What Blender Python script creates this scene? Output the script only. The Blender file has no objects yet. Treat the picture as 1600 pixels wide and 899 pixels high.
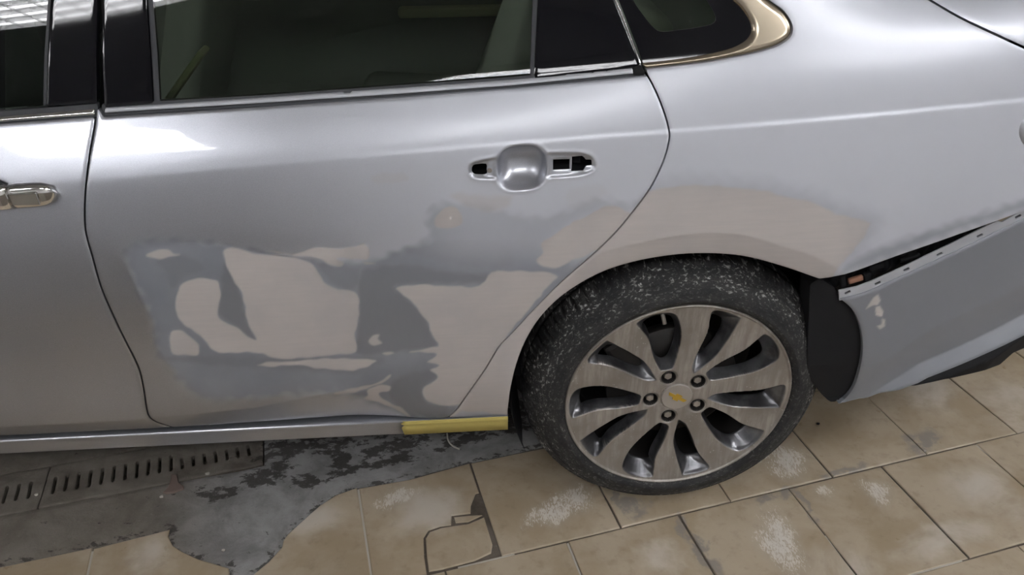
import bpy, bmesh, math, random
import numpy as np
from mathutils import Vector, Matrix
random.seed(7)
S = bpy.context.scene
COL = S.collection
# ------------------------------------------------------------------ camera
F = 1194.714; PITCH = 0.557479; ROLL = -0.0081705; YAW = 0.0606242
CAM = np.array([0.0, -1.228841, 1.419879])
_f = np.array([math.sin(YAW)*math.cos(PITCH), math.cos(YAW)*math.cos(PITCH), -math.sin(PITCH)])
_r0 = np.array([math.cos(YAW), -math.sin(YAW), 0.0]); _u0 = np.cross(_r0, _f)
RT = math.cos(ROLL)*_r0 + math.sin(ROLL)*_u0
UP = -math.sin(ROLL)*_r0 + math.cos(ROLL)*_u0
FW = _f
cd = bpy.data.cameras.new('camera'); cam = bpy.data.objects.new('camera', cd); COL.objects.link(cam)
cd.sensor_width = 36.0; cd.lens = F/1600*36; cd.clip_start = 0.02
m = Matrix.Identity(4)
for i in range(3):
    m[i][0] = RT[i]; m[i][1] = UP[i]; m[i][2] = -FW[i]; m[i][3] = CAM[i]
cam.matrix_world = m
S.camera = cam
# ------------------------------------------------------------------ world, exposure
w = bpy.data.worlds.new('world'); S.world = w; w.use_nodes = True
w.node_tree.nodes['Background'].inputs[0].default_value = (0.6, 0.62, 0.66, 1)
w.node_tree.nodes['Background'].inputs[1].default_value = 0.02
S.view_settings.view_transform = 'Standard'; S.view_settings.look = 'None'
S.view_settings.gamma = 1.0; S.view_settings.use_curve_mapping = False
S.view_settings.exposure = 0.50
TUBE = 25.0                                    # emission strength of the lamp tubes
# ------------------------------------------------------------------ the garage's tile frame
TA = 0.212538833
E1 = np.array([math.cos(TA), math.sin(TA), 0.0]); N1 = np.array([-math.sin(TA), math.cos(TA), 0.0])
def fp(e, n, z=0.0): return E1*e + N1*n + np.array([0, 0, z])

def project(P):
    d = P - CAM; z = d @ FW
    return np.stack([800 + F*(d @ RT)/z, 449.5 - F*(d @ UP)/z], -1)
def rays(px):
    px = np.asarray(px, float)
    return FW + ((px[:, :1]-800)/F)*RT - ((px[:, 1:]-449.5)/F)*UP
def on_y(px, y):
    d = rays(px); return CAM + d*((y-CAM[1])/d[:, 1:2])
def on_floor(px, z=0.0):
    d = rays(px); P = CAM + d*((z-CAM[2])/d[:, 2:3]); return np.stack([P @ E1, P @ N1], -1)

# ------------------------------------------------------------------ materials
def mat(name, base=(.5, .5, .5), metal=0.0, rough=0.5, coat=0.0, coat_rough=0.03, spec=0.5, emit=None, strength=0):
    m = bpy.data.materials.new(name); m.use_nodes = True
    p = m.node_tree.nodes['Principled BSDF']
    p.inputs['Base Color'].default_value = (*base, 1); p.inputs['Metallic'].default_value = metal
    p.inputs['Roughness'].default_value = rough; p.inputs['Coat Weight'].default_value = coat
    p.inputs['Coat Roughness'].default_value = coat_rough; p.inputs['Specular IOR Level'].default_value = spec
    if emit:
        p.inputs['Emission Color'].default_value = (*emit, 1); p.inputs['Emission Strength'].default_value = strength
    return m
class NT:
    def __init__(s, m): s.t = m.node_tree; s.n = s.t.nodes; s.l = s.t.links; s.p = s.n.get('Principled BSDF'); s.out = s.n['Material Output']
    def new(s, t, **k):
        x = s.n.new(t)
        for a, b in k.items(): setattr(x, a, b)
        return x
    def val(s, sock, v):
        if hasattr(v, 'is_linked') or hasattr(v, 'links'): s.l.new(v, sock)
        else: sock.default_value = v
    def math(s, op, a, b=0.0, c=None, clamp=False):
        x = s.new('ShaderNodeMath', operation=op, use_clamp=clamp); s.val(x.inputs[0], a); s.val(x.inputs[1], b)
        if c is not None: s.val(x.inputs[2], c)
        return x.outputs[0]
    def mix(s, f, a, b, mode='MIX'):
        x = s.new('ShaderNodeMix', data_type='RGBA', blend_type=mode); s.val(x.inputs[0], f)
        for i, v in ((6, a), (7, b)):
            if isinstance(v, tuple): x.inputs[i].default_value = (*v, 1)
            else: s.l.new(v, x.inputs[i])
        return x.outputs[2]
    def pos(s): return s.new('ShaderNodeNewGeometry').outputs['Position']
    def mapv(s, v, scale=(1, 1, 1), rot=(0, 0, 0), loc=(0, 0, 0)):
        x = s.new('ShaderNodeMapping'); s.l.new(v, x.inputs[0]); x.inputs['Scale'].default_value = scale
        x.inputs['Rotation'].default_value = rot; x.inputs['Location'].default_value = loc; return x.outputs[0]
    def noise(s, v, scale, detail=4, rough=.55, dist=0.0):
        x = s.new('ShaderNodeTexNoise'); s.l.new(v, x.inputs['Vector']); x.inputs['Scale'].default_value = scale
        x.inputs['Detail'].default_value = detail; x.inputs['Roughness'].default_value = rough; x.inputs['Distortion'].default_value = dist
        return x.outputs['Fac']
    def ramp(s, f, a, b):      # smooth 0..1 between a and b
        x = s.new('ShaderNodeMapRange', interpolation_type='SMOOTHSTEP'); s.l.new(f, x.inputs[0])
        x.inputs[1].default_value = a; x.inputs[2].default_value = b; return x.outputs[0]
    def bump(s, h, strength, dist):
        x = s.new('ShaderNodeBump'); s.l.new(h, x.inputs['Height']); x.inputs['Strength'].default_value = strength
        x.inputs['Distance'].default_value = dist; return x.outputs[0]
    def princ(s, **k):
        p = s.new('ShaderNodeBsdfPrincipled')
        for a, b in k.items():
            q = p.inputs[a.replace('_', ' ')]
            if isinstance(b, tuple): q.default_value = (*b, 1)
            else: s.val(q, b)
        return p
    def mixs(s, f, a, b):
        x = s.new('ShaderNodeMixShader'); s.val(x.inputs[0], f); s.l.new(a, x.inputs[1]); s.l.new(b, x.inputs[2]); return x.outputs[0]

def paint_material():
    m = mat('silver_paint'); t = NT(m)
    at = t.new('ShaderNodeAttribute', attribute_name='mask'); sp = t.new('ShaderNodeSeparateColor'); t.l.new(at.outputs['Color'], sp.inputs[0])
    fill, sand, dark, haze = sp.outputs[0], sp.outputs[1], sp.outputs[2], at.outputs['Alpha']
    P = t.pos()
    fl = t.noise(P, 900, 1); cl = t.noise(P, 6, 4); st = t.noise(t.mapv(P, (3, 3, 40)), 4, 3)
    pc = t.mix(fl, (.33, .34, .37), (.50, .51, .55))
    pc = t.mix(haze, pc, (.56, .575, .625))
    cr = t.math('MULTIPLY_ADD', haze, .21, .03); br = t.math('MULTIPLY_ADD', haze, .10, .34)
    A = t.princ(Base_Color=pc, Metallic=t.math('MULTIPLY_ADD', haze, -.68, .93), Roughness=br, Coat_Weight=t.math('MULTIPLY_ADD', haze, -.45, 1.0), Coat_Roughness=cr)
    sc = t.mix(t.ramp(cl, .3, .7), (.225, .24, .275), (.28, .295, .325))
    sc = t.mix(dark, sc, (.20, .205, .225))
    B = t.princ(Base_Color=sc, Metallic=.25, Roughness=.46, Specular_IOR_Level=.4)
    fc = t.mix(t.ramp(st, .3, .7), (.455, .42, .40), (.475, .437, .413))
    fc = t.mix(t.ramp(cl, .4, .75), fc, (.41, .385, .375))
    C = t.princ(Base_Color=fc, Roughness=.62, Specular_IOR_Level=.3)
    x = t.mixs(sand, A.outputs[0], B.outputs[0]); x = t.mixs(fill, x, C.outputs[0])
    t.l.new(x, t.out.inputs['Surface']); t.n.remove(t.p)
    return m
def glass_material(name, tint, refl=1.0):
    m = mat(name); t = NT(m)
    tr = t.new('ShaderNodeBsdfTransparent'); tr.inputs[0].default_value = (*tint, 1)
    gl = t.new('ShaderNodeBsdfGlossy'); gl.inputs['Roughness'].default_value = .015
    fr = t.new('ShaderNodeFresnel'); fr.inputs[0].default_value = 1.5
    x = t.mixs(t.math('MULTIPLY', fr.outputs[0], refl), tr.outputs[0], gl.outputs[0])
    t.l.new(x, t.out.inputs['Surface']); t.n.remove(t.p); return m
def tire_material():
    m = mat('dusty_rubber', rough=.7, spec=.35); t = NT(m)
    at = t.new('ShaderNodeAttribute', attribute_name='polar').outputs['Vector']   # x = angle, y = radius
    n1 = t.noise(t.mapv(at, (30, 210, 1)), 1.0, 8, .68, .45); n2 = t.noise(t.mapv(at, (110, 420, 1)), 1.0, 3, .6, 1.0); n3 = t.noise(t.mapv(at, (5, 42, 1)), 1.0, 4, .6)
    zone = t.ramp(n3, .38, .62)
    sp = t.new('ShaderNodeSeparateXYZ'); t.l.new(at, sp.inputs[0])
    outer = t.ramp(sp.outputs[1], .262, .312)
    sc = t.math('MULTIPLY', t.ramp(n1, .525, .65), t.math('MULTIPLY_ADD', outer, .7, .22), clamp=True)
    sc = t.math('MULTIPLY', sc, t.math('MULTIPLY_ADD', zone, .88, .12))
    sc = t.math('ADD', sc, t.math('MULTIPLY', t.ramp(n2, .66, .74), t.math('MULTIPLY_ADD', outer, .5, .25)), clamp=True)
    base = t.mix(t.ramp(n3, .3, .7), (.012, .012, .013), (.030, .029, .028))
    t.l.new(t.mix(sc, base, (.46, .45, .43)), t.p.inputs['Base Color'])
    t.l.new(t.bump(n1, .5, .002), t.p.inputs['Normal']); return m
def rim_material():
    m = mat('dusty_alloy', metal=.55, rough=.42); t = NT(m)
    P = t.pos(); n = t.noise(t.mapv(P, (90, 90, 9)), 1.0, 5, .65); n2 = t.noise(P, 14, 4); n3 = t.noise(P, 160, 2)
    at = t.new('ShaderNodeAttribute', attribute_name='mask'); sp = t.new('ShaderNodeSeparateColor'); t.l.new(at.outputs['Color'], sp.inputs[0])
    face = t.mix(t.ramp(n, .35, .72), (.27, .245, .22), (.40, .37, .34))
    face = t.mix(t.ramp(n2, .4, .7), face, (.25, .225, .20))
    face = t.mix(t.ramp(n3, .68, .76), face, (.50, .48, .46))
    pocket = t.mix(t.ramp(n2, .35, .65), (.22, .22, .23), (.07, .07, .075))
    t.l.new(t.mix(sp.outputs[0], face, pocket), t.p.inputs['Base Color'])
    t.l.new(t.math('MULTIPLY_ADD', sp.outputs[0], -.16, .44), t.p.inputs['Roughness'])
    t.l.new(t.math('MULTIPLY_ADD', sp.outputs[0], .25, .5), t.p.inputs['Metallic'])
    return m
def warp(t, P, scale=14.0, amt=.05):
    x = t.new('ShaderNodeTexNoise'); t.l.new(P, x.inputs['Vector']); x.inputs['Scale'].default_value = scale; x.inputs['Detail'].default_value = 4
    a = t.new('ShaderNodeVectorMath', operation='SUBTRACT'); t.l.new(x.outputs['Color'], a.inputs[0]); a.inputs[1].default_value = (.5, .5, .5)
    b = t.new('ShaderNodeVectorMath', operation='SCALE'); t.l.new(a.outputs[0], b.inputs[0]); b.inputs['Scale'].default_value = amt*2
    c = t.new('ShaderNodeVectorMath', operation='ADD'); t.l.new(P, c.inputs[0]); t.l.new(b.outputs[0], c.inputs[1]); return c.outputs[0]
def ell(t, P, e, n, a, b, rot=0.0, soft=.5):
    """0..1 mask: soft ellipse lying on the floor, tile-frame centre e,n, half axes a,b"""
    c = fp(e, n)
    v = t.mapv(P, (1, 1, 1), (0, 0, 0), (-c[0], -c[1], 0)); v = t.mapv(v, (1, 1, 1), (0, 0, -(TA+rot))); v = t.mapv(v, (1/a, 1/b, 0))
    x = t.new('ShaderNodeVectorMath', operation='LENGTH'); t.l.new(v, x.inputs[0])
    r = t.new('ShaderNodeMapRange', interpolation_type='SMOOTHSTEP'); t.l.new(x.outputs['Value'], r.inputs[0])
    r.inputs[1].default_value = 1.0; r.inputs[2].default_value = 1.0-soft; return r.outputs[0]
def tile_material():
    m = mat('beige_floor_tile', rough=.38, spec=.5); t = NT(m); P = t.pos()
    n1 = t.noise(P, 5, 5, .6, .4); n2 = t.noise(P, 30, 5, .65); n3 = t.noise(P, 260, 3)
    c = t.mix(t.ramp(n1, .35, .66), (.33, .26, .175), (.42, .35, .26))
    c = t.mix(t.math('MULTIPLY', t.ramp(n2, .5, .75), .5), c, (.245, .19, .125))
    Q = warp(t, P); pale = None
    for a in ((1.53, -.0, .17, .14), (1.22, -.24, .13, .12), (-.38, .13, .1, .06), (.36, -.2, .07, .05), (1.0, -.33, .2, .05), (-.75, .12, .05, .07), (-.1, .08, .12, .09), (.72, -.35, .1, .1), (1.35, .1, .12, .1)):  # rightmost patches paint pale reflections into the tile colour; others are just paler
        q = ell(t, Q, *a, soft=.75); pale = q if pale is None else t.math('MAXIMUM', pale, q)
    pale = t.math('MULTIPLY', pale, t.ramp(n1, .28, .6)); c = t.mix(t.math('MULTIPLY', pale, .8), c, (.56, .51, .44))
    # dry scuffed-white brush marks
    st = t.noise(t.mapv(P, (150, 55, 1), (0, 0, -.5)), 1.0, 4, .7, 1.5); scf = None
    for a in ((.17, -.005, .11, .055, .3), (.245, .015, .05, .06, .2), (.80, -.01, .08, .1, -.35), (.645, -.235, .07, .15, -.25), (.83, -.135, .05, .03, 0), (.95, -.165, .06, .05, -.4), (.74, .03, .05, .06, 0), (-.17, .14, .1, .04, 0)):
        q = ell(t, Q, *a[:4], rot=a[4], soft=.8); scf = q if scf is None else t.math('MAXIMUM', scf, q)
    sf = t.math('MULTIPLY', t.ramp(t.math('ADD', st, t.math('MULTIPLY', scf, .30)), .66, .82), t.ramp(scf, .02, .35))
    c = t.mix(t.math('MULTIPLY', scf, .32), c, (.46, .41, .34))
    c = t.mix(t.math('MULTIPLY', sf, .8), c, (.66, .62, .56))
    # grey cement smears
    sm = None
    for a in ((1.185, -.055, .075, .045, .2), (.455, -.2, .018, .13, .1), (.76, -.16, .014, .07, 0), (.36, -.05, .05, .04, 0), (.7, -.11, .08, .02, .1), (.92, -.09, .09, .018, 0), (.33, .0, .012, .1, 0)):
        q = ell(t, Q, *a[:4], rot=a[4], soft=.4); sm = q if sm is None else t.math('MAXIMUM', sm, q)
    c = t.mix(t.math('MULTIPLY', t.math('MULTIPLY', sm, t.ramp(n2, .35, .55)), .85), c, (.23, .21, .19))
    t.l.new(c, t.p.inputs['Base Color'])
    t.l.new(t.math('ADD', t.math('MULTIPLY_ADD', n2, .22, .20), t.math('MULTIPLY', scf, .15)), t.p.inputs['Roughness'])
    t.l.new(t.bump(n3, .12, .001), t.p.inputs['Normal']); return m
def concrete_material(name, dirt=.5, a=(.15, .135, .115), b=(.26, .245, .225)):
    m = mat(name, rough=.8, spec=.3); t = NT(m); P = t.pos(); Q = warp(t, P, 9, .06)
    n1 = t.noise(P, 9, 6, .65, .3); n2 = t.noise(t.mapv(P, (1, 1.7, 1), (0, 0, -TA-.1)), 26, 9, .74, .25); n3 = t.noise(P, 140, 4, .7)
    c = t.mix(t.ramp(n1, .32, .68), a, b)
    dp = t.new('ShaderNodeVectorMath', operation='DOT_PRODUCT'); t.l.new(P, dp.inputs[0]); dp.inputs[1].default_value = tuple(E1)
    c = t.mix(t.ramp(dp.outputs['Value'], -.80, -.50), t.mix(t.ramp(n1, .3, .7), (.13, .113, .092), (.20, .18, .152)), c)
    at = t.new('ShaderNodeAttribute', attribute_name='mask'); sp = t.new('ShaderNodeSeparateColor'); t.l.new(at.outputs['Color'], sp.inputs[0])
    z = None
    for e in ((-.47, .32, .10, .07), (-.36, .40, .30, .07), (-.15, .33, .16, .06), (.12, .36, .3, .10), (-.40, .26, .06, .04), (-.6, .29, .09, .03), (-.22, .27, .2, .035), (.03, .29, .12, .05), (-.3, .32, .05, .1)):
        q = ell(t, Q, *e, soft=.7); z = q if z is None else t.math('MAXIMUM', z, q)
    k = t.math('MULTIPLY_ADD', z, .19, t.math('MULTIPLY_ADD', sp.outputs[0], .12, n2))
    c = t.mix(t.math('MULTIPLY', t.ramp(k, .665-.08*dirt, .73-.08*dirt), .85), c, (.035, .030, .026))
    c = t.mix(t.math('MULTIPLY', t.ramp(n3, .60, .8), .3), c, (.44, .43, .41))
    t.l.new(c, t.p.inputs['Base Color']); t.l.new(t.bump(t.math('ADD', n2, t.math('MULTIPLY', n3, .3)), .6, .004), t.p.inputs['Normal']); return m

M = {}
M['paint'] = paint_material()
M['chrome'] = mat('chrome', (.80, .79, .77), 1.0, .10)
M['glossblack'] = mat('gloss_black_trim', (.006, .006, .008), 0, .05, 0, spec=.35)
M['black'] = mat('black_plastic', (.009, .009, .010), 0, .75, spec=.25)
M['dark'] = mat('dark_cavity', (.010, .010, .011), 0, .8, spec=.2)
M['seal'] = mat('rubber_seal', (.035, .037, .042), 0, .55)
M['flange'] = mat('bare_flange', (.46, .47, .50), .3, .4)
M['floor_tint'] = mat('floor_tinted_chrome', (.36, .305, .23), .9, .24)  # chrome with the tan floor's reflection put into its base colour
M['glass'] = glass_material('green_tint_glass', (.42, .49, .39))
M['darkglass'] = glass_material('dark_tint_glass', (.12, .15, .13))
M['tire'] = tire_material(); M['rim'] = rim_material()
M['steel'] = mat('nut_steel', (.33, .30, .27), .6, .45); M['disc'] = mat('brake_steel', (.035, .032, .03), .5, .5)
M['cap'] = mat('cap_alloy', (.40, .37, .34), .5, .4); M['gold'] = mat('gold_emblem', (.52, .34, .05), .5, .38)
M['rust'] = mat('rusty_clip', (.28, .14, .09), 0, .6)
M['tape'] = mat('yellow_masking_tape', (.56, .47, .15), 0, .7, spec=.25)
M['tile'] = tile_material(); M['concrete'] = concrete_material('old_concrete', .35, (.12, .105, .085), (.20, .18, .155)); M['cement'] = concrete_material('cement_patch', .75, (.17, .165, .16), (.30, .295, .29))
M['grout'] = concrete_material('dirty_grout', .6, (.065, .052, .04), (.14, .118, .095)); M['whitegrout'] = mat('pale_grout', (.42, .39, .34), 0, .85)
M['grate'] = concrete_material('dirty_iron_grate', .25, (.10, .085, .07), (.19, .17, .15))
M['wall'] = mat('pale_plaster_wall', (.82, .82, .82), 0, .85); M['ceiling'] = mat('white_ceiling', (.80, .80, .79), 0, .9)
M['lampbody'] = mat('lamp_housing', (.7, .7, .7), 0, .5); M['slat'] = mat('lamp_louvre', (.75, .75, .75), .6, .25)
M['tube'] = mat('fluorescent_tube', (.9, .9, .9), 0, .5, emit=(.97, .975, 1.0), strength=TUBE)
M['seat'] = mat('grey_seat_fabric', (.30, .32, .29), 0, .8); M['trim'] = mat('interior_trim', (.20, .22, .20), 0, .6); M['ivory'] = mat('ivory_trim', (.42, .42, .27), 0, .5)
M['bumper'] = M['paint']

# ------------------------------------------------------------------ object helpers
def empty(name, loc=(0, 0, 0), parent=None):
    o = bpy.data.objects.new(name, None); COL.objects.link(o); o.location = loc
    if parent: o.parent = parent
    o.empty_display_size = .05; return o
def tag(o, label=None, cat=None, group=None, kind=None):
    if label: o['label'] = label
    if cat: o['category'] = cat
    if group: o['group'] = group
    if kind: o['kind'] = kind
    return o
def link(name, verts, faces, material, parent=None, smooth=False):
    me = bpy.data.meshes.new(name); me.from_pydata([tuple(map(float, v)) for v in verts], [], [tuple(map(int, f)) for f in faces]); me.update()
    if smooth: me.polygons.foreach_set('use_smooth', np.ones(len(me.polygons), bool))
    me.materials.append(M[material]); o = bpy.data.objects.new(name, me); COL.objects.link(o)
    if parent: o.parent = parent
    return o
def from_bm(name, bm, material, parent=None, smooth=False):
    bmesh.ops.recalc_face_normals(bm, faces=bm.faces)
    me = bpy.data.meshes.new(name); bm.to_mesh(me); bm.free()
    if smooth: me.polygons.foreach_set('use_smooth', np.ones(len(me.polygons), bool))
    me.materials.append(M[material]); o = bpy.data.objects.new(name, me); COL.objects.link(o)
    if parent: o.parent = parent
    return o
def bbox_bm(c, size, rot=None, bev=0.0, segs=2):
    bm = bmesh.new(); bmesh.ops.create_cube(bm, size=1.0); bmesh.ops.scale(bm, vec=size, verts=bm.verts)
    if bev: bmesh.ops.bevel(bm, geom=bm.edges[:], offset=bev, segments=segs, affect='EDGES', profile=.5)
    if rot is not None: bmesh.ops.transform(bm, matrix=rot.to_4x4(), verts=bm.verts)
    bmesh.ops.translate(bm, vec=c, verts=bm.verts); return bm
def cyl_bm(c, axis, r, h, seg=24, r2=None, bev=0.0):
    bm = bmesh.new(); bmesh.ops.create_cone(bm, cap_ends=True, segments=seg, radius1=r, radius2=r if r2 is None else r2, depth=h)
    if bev: bmesh.ops.bevel(bm, geom=[e for e in bm.edges if abs(e.verts[0].co.z-e.verts[1].co.z) < 1e-6], offset=bev, segments=2, affect='EDGES', profile=.5)
    q = Vector((0, 0, 1)).rotation_difference(Vector(axis)); bmesh.ops.transform(bm, matrix=q.to_matrix().to_4x4(), verts=bm.verts)
    bmesh.ops.translate(bm, vec=c, verts=bm.verts); return bm
def psd(P, poly):
    """signed distance to a polygon, positive inside"""
    poly = np.asarray(poly, float); a = poly; b = np.roll(poly, -1, 0); out = np.empty(len(P))
    for s in range(0, len(P), 20000):
        p = P[s:s+20000]; best = np.full(len(p), 1e9); ins = np.zeros(len(p), bool)
        for (ax, ay), (bx, by) in zip(a, b):
            dx, dy = bx-ax, by-ay; L = dx*dx+dy*dy
            if L < 1e-18: continue
            px, py = p[:, 0]-ax, p[:, 1]-ay
            h = np.clip((px*dx+py*dy)/L, 0, 1); best = np.minimum(best, (px-dx*h)**2+(py-dy*h)**2)
            c = ((ay > p[:, 1]) != (by > p[:, 1]))
            if by != ay: ins ^= c & (p[:, 0] < (bx-ax)*(p[:, 1]-ay)/(by-ay)+ax)
        d = np.sqrt(best); out[s:s+20000] = np.where(ins, d, -d)
    return out
def smooth(x): x = np.clip(x, 0, 1); return x*x*(3-2*x)
def dense(pts, n=6, closed=False):
    """Catmull-Rom through the points"""
    p = np.asarray(pts, float); N = len(p); out = []
    for i in range(N if closed else N-1):
        g = (lambda k: p[k % N]) if closed else (lambda k: p[min(max(k, 0), N-1)])
        a, b, c, d = g(i-1), g(i), g(i+1), g(i+2)
        for t in np.arange(n)/n:
            out.append(.5*((2*b)+(-a+c)*t+(2*a-5*b+4*c-d)*t*t+(-a+3*b-3*c+d)*t**3))
    if not closed: out.append(p[-1])
    return np.array(out)
def panel(name, parent, material, P, poly, h, holes=(), disp=None, fold=.02, fd=(0, 1, 0), edge=.0012, er=.004, gap=0.0, maskf=None, holefold=None):
    """mesh of the surface P(u,v) inside a polygon (minus holes), edges cut clean and folded back"""
    poly = np.asarray(poly, float)
    i0, i1 = math.floor(poly[:, 0].min()/h)-1, math.ceil(poly[:, 0].max()/h)+1
    j0, j1 = math.floor(poly[:, 1].min()/h)-1, math.ceil(poly[:, 1].max()/h)+1
    us, vs = np.arange(i0, i1+1)*h, np.arange(j0, j1+1)*h; nu, nv = len(us), len(vs)
    U, V = np.meshgrid(us, vs, indexing='ij'); G = np.stack([U.ravel(), V.ravel()], -1)
    sd = psd(G, poly)-gap
    for q in holes: sd = np.minimum(sd, -(q(G) if callable(q) else psd(G, q)))
    ins = (sd >= 0).reshape(nu, nv); sdg = sd.reshape(nu, nv)
    cnt = ins[:-1, :-1].astype(int)+ins[1:, :-1]+ins[1:, 1:]+ins[:-1, 1:]
    idx = np.arange(nu*nv).reshape(nu, nv)
    fi, fj = np.nonzero(cnt == 4)
    full = np.stack([idx[fi, fj], idx[fi+1, fj], idx[fi+1, fj+1], idx[fi, fj+1]], -1)
    cuv, cache, polys, bedges = [], {}, [], []
    base = nu*nv
    def cross(a, b):
        k = (a, b) if a < b else (b, a)
        if k not in cache:
            sa, sb = sd[k[0]], sd[k[1]]; t = sa/(sa-sb); t = min(max(t, .02), .98)
            cache[k] = base+len(cuv); cuv.append(G[k[0]]*(1-t)+G[k[1]]*t)
        return cache[k]
    for i, j in zip(*np.nonzero((cnt > 0) & (cnt < 4))):
        c = [idx[i, j], idx[i+1, j], idx[i+1, j+1], idx[i, j+1]]; f = []; xs = []
        for k in range(4):
            a, b = c[k], c[(k+1) % 4]
            if sd[a] >= 0: f.append(a)
            if (sd[a] >= 0) != (sd[b] >= 0):
                x = cross(a, b); f.append(x); xs.append((len(f)-1, x, sd[a] >= 0))
        polys.append(f)
        for k, (pos, x, leaving) in enumerate(xs):
            if leaving: bedges.append((x, xs[(k+1) % len(xs)][1]))
    cuv = np.array(cuv).reshape(-1, 2)
    A = np.concatenate([G, cuv]); sda = np.concatenate([sd, np.zeros(len(cuv))])
    used = np.zeros(len(A), bool); used[full.ravel()] = True
    for f in polys: used[f] = True
    remap = np.cumsum(used)-1; A = A[used]; sda = sda[used]
    X = P(A[:, 0], A[:, 1])
    fdv = np.asarray(fd, float)
    if disp is not None: X = X+disp(A, sda, X)[:, None]*fdv
    if edge: X = X+(edge*np.clip(1-sda/er, 0, 1)**2)[:, None]*fdv
    faces = [tuple(remap[f]) for f in full]+[tuple(remap[f]) for f in polys]
    verts = X
    if fold:
        bv = sorted({k for e in bedges for k in e}); mp = {k: n for n, k in enumerate(bv)}
        top = X[remap[bv]] if bv else np.zeros((0, 3)); n0 = len(X); nb = len(bv)
        fv = np.full(nb, fold)
        if holefold is not None and nb:
            bu_ = A[remap[bv]]
            for q in holes: fv[abs(q(bu_) if callable(q) else psd(bu_, q)) < h*.6] = holefold
        verts = np.concatenate([X, top, top+fdv*fv[:, None]])
        for a, b in bedges: faces.append((n0+mp[b], n0+mp[a], n0+nb+mp[a], n0+nb+mp[b]))
        mk_extra = remap[bv] if bv else []
    o = link(name, verts, faces, material, parent, True)
    if maskf is not None:
        mk = maskf(project(X), A)
        if fold:
            e = mk[mk_extra] if nb else np.zeros((0, 4)); mk = np.concatenate([mk, e, e])
        at = o.data.color_attributes.new('mask', 'FLOAT_COLOR', 'POINT'); at.data.foreach_set('color', mk.astype(np.float32).ravel())
    return o

# ------------------------------------------------------------------ room
room_c = fp(0, 0)
def room_box(name, e0, e1, n0, n1, z0, z1, material):
    c = fp((e0+e1)/2, (n0+n1)/2, (z0+z1)/2)
    o = from_bm(name, bbox_bm(c, (e1-e0, n1-n0, z1-z0), Matrix.Rotation(TA, 3, 'Z')), material); return tag(o, kind='structure')
RE0, RE1, RN0, RN1, RH = -5.5, 5.5, -4.8, 5.0, 3.12
fb = bmesh.new()
DN0, DN1 = .352, .50                         # drain channel
for (a, b, z) in ((RN0, DN0-.004, -.004), (DN1+.004, RN1, -.004)):
    q = [fb.verts.new(fp(e, n, z)) for e, n in ((RE0, a), (RE1, a), (RE1, b), (RE0, b))]; fb.faces.new(q)
for n, z0, z1 in ((DN0-.004, -.004, -.09), (DN1+.004, -.09, -.004)):
    q = [fb.verts.new(fp(e, n, z)) for e, z in ((RE0, z0), (RE1, z0), (RE1, z1), (RE0, z1))]; fb.faces.new(q)
q = [fb.verts.new(fp(e, n, -.09)) for e, n in ((RE0, DN0-.004), (RE1, DN0-.004), (RE1, DN1+.004), (RE0, DN1+.004))]; fb.faces.new(q)
floor = tag(from_bm('floor', fb, 'grout'), kind='structure')
room_box('ceiling', RE0, RE1, RN0, RN1, RH, RH+.1, 'ceiling')
room_box('wall_front', RE0, RE1, RN0-.1, RN0, -.1, RH+.1, 'wall'); room_box('wall_back', RE0, RE1, RN1, RN1+.1, -.1, RH+.1, 'wall')
room_box('wall_left', RE0-.1, RE0, RN0-.1, RN1+.1, -.1, RH+.1, 'wall'); room_box('wall_right', RE1, RE1+.1, RN0-.1, RN1+.1, -.1, RH+.1, 'wall')

# ---- floor tiles
def FPn(z):
    def P(u, v): return u[:, None]*E1+v[:, None]*N1+np.array([0, 0, z])
    return P
def slab(name, parent, material, poly, z=0.0, th=.012, bev=.0022):
    """thin tile from an outline in the tile frame, arrised edge"""
    p = np.asarray(poly, float)
    area = .5*np.sum(p[:, 0]*np.roll(p[:, 1], -1)-np.roll(p[:, 0], -1)*p[:, 1])
    if area < 0: p = p[::-1]
    n = len(p); d1 = p-np.roll(p, 1, 0); d2 = np.roll(p, -1, 0)-p
    n1 = np.stack([-d1[:, 1], d1[:, 0]], -1); n1 /= np.linalg.norm(n1, axis=1)[:, None]+1e-12
    n2 = np.stack([-d2[:, 1], d2[:, 0]], -1); n2 /= np.linalg.norm(n2, axis=1)[:, None]+1e-12
    nn = n1+n2; nn /= np.maximum((nn*n1).sum(1), .5)[:, None]
    inn = p+nn*bev
    V = [fp(*q, z) for q in inn]+[fp(*q, z-bev*.6) for q in p]+[fp(*q, z-th) for q in p]
    Fc = [tuple(range(n))]
    for i in range(n):
        j = (i+1) % n; Fc.append((i, n+i, n+j, j)); Fc.append((n+i, 2*n+i, 2*n+j, n+j))
    return link(name, V, Fc, material, parent)
G_ = .0022
def tile_rect(e0, e1, n0, n1, z=0.0):
    j = lambda: random.uniform(-.0012, .0012)
    slab('tile', floor, 'tile', [(e0+G_+j(), n0+G_+j()), (e1-G_+j(), n0+G_+j()), (e1-G_+j(), n1-G_+j()), (e0+G_+j(), n1-G_+j())], z+random.uniform(-.0008, .0006))
curveL = [(-.705, .191), (-.707, .172), (-.694, .14), (-.671, .115), (-.635, .084), (-.593, .056), (-.569, .04), (-.567, .02), (-.565, -.095)]
curveR = [(-.535, -.095), (-.517, .006), (-.483, .033), (-.453, .066), (-.45, .084), (-.439, .1), (-.401, .134), (-.362, .167), (-.321, .190), (-.27, .2)]
NA, NB, NC = .2, -.1, -.395
rowA = [-2.02, -1.73, -1.445, -1.157, -.868]
for a, b in zip(rowA, rowA[1:]): tile_rect(a, b, NB, .188)
slab('tile', floor, 'tile', [(-.866, NB+G_), (-.567, NB+G_)]+curveL[::-1]+[(-.866, .181)])
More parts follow.
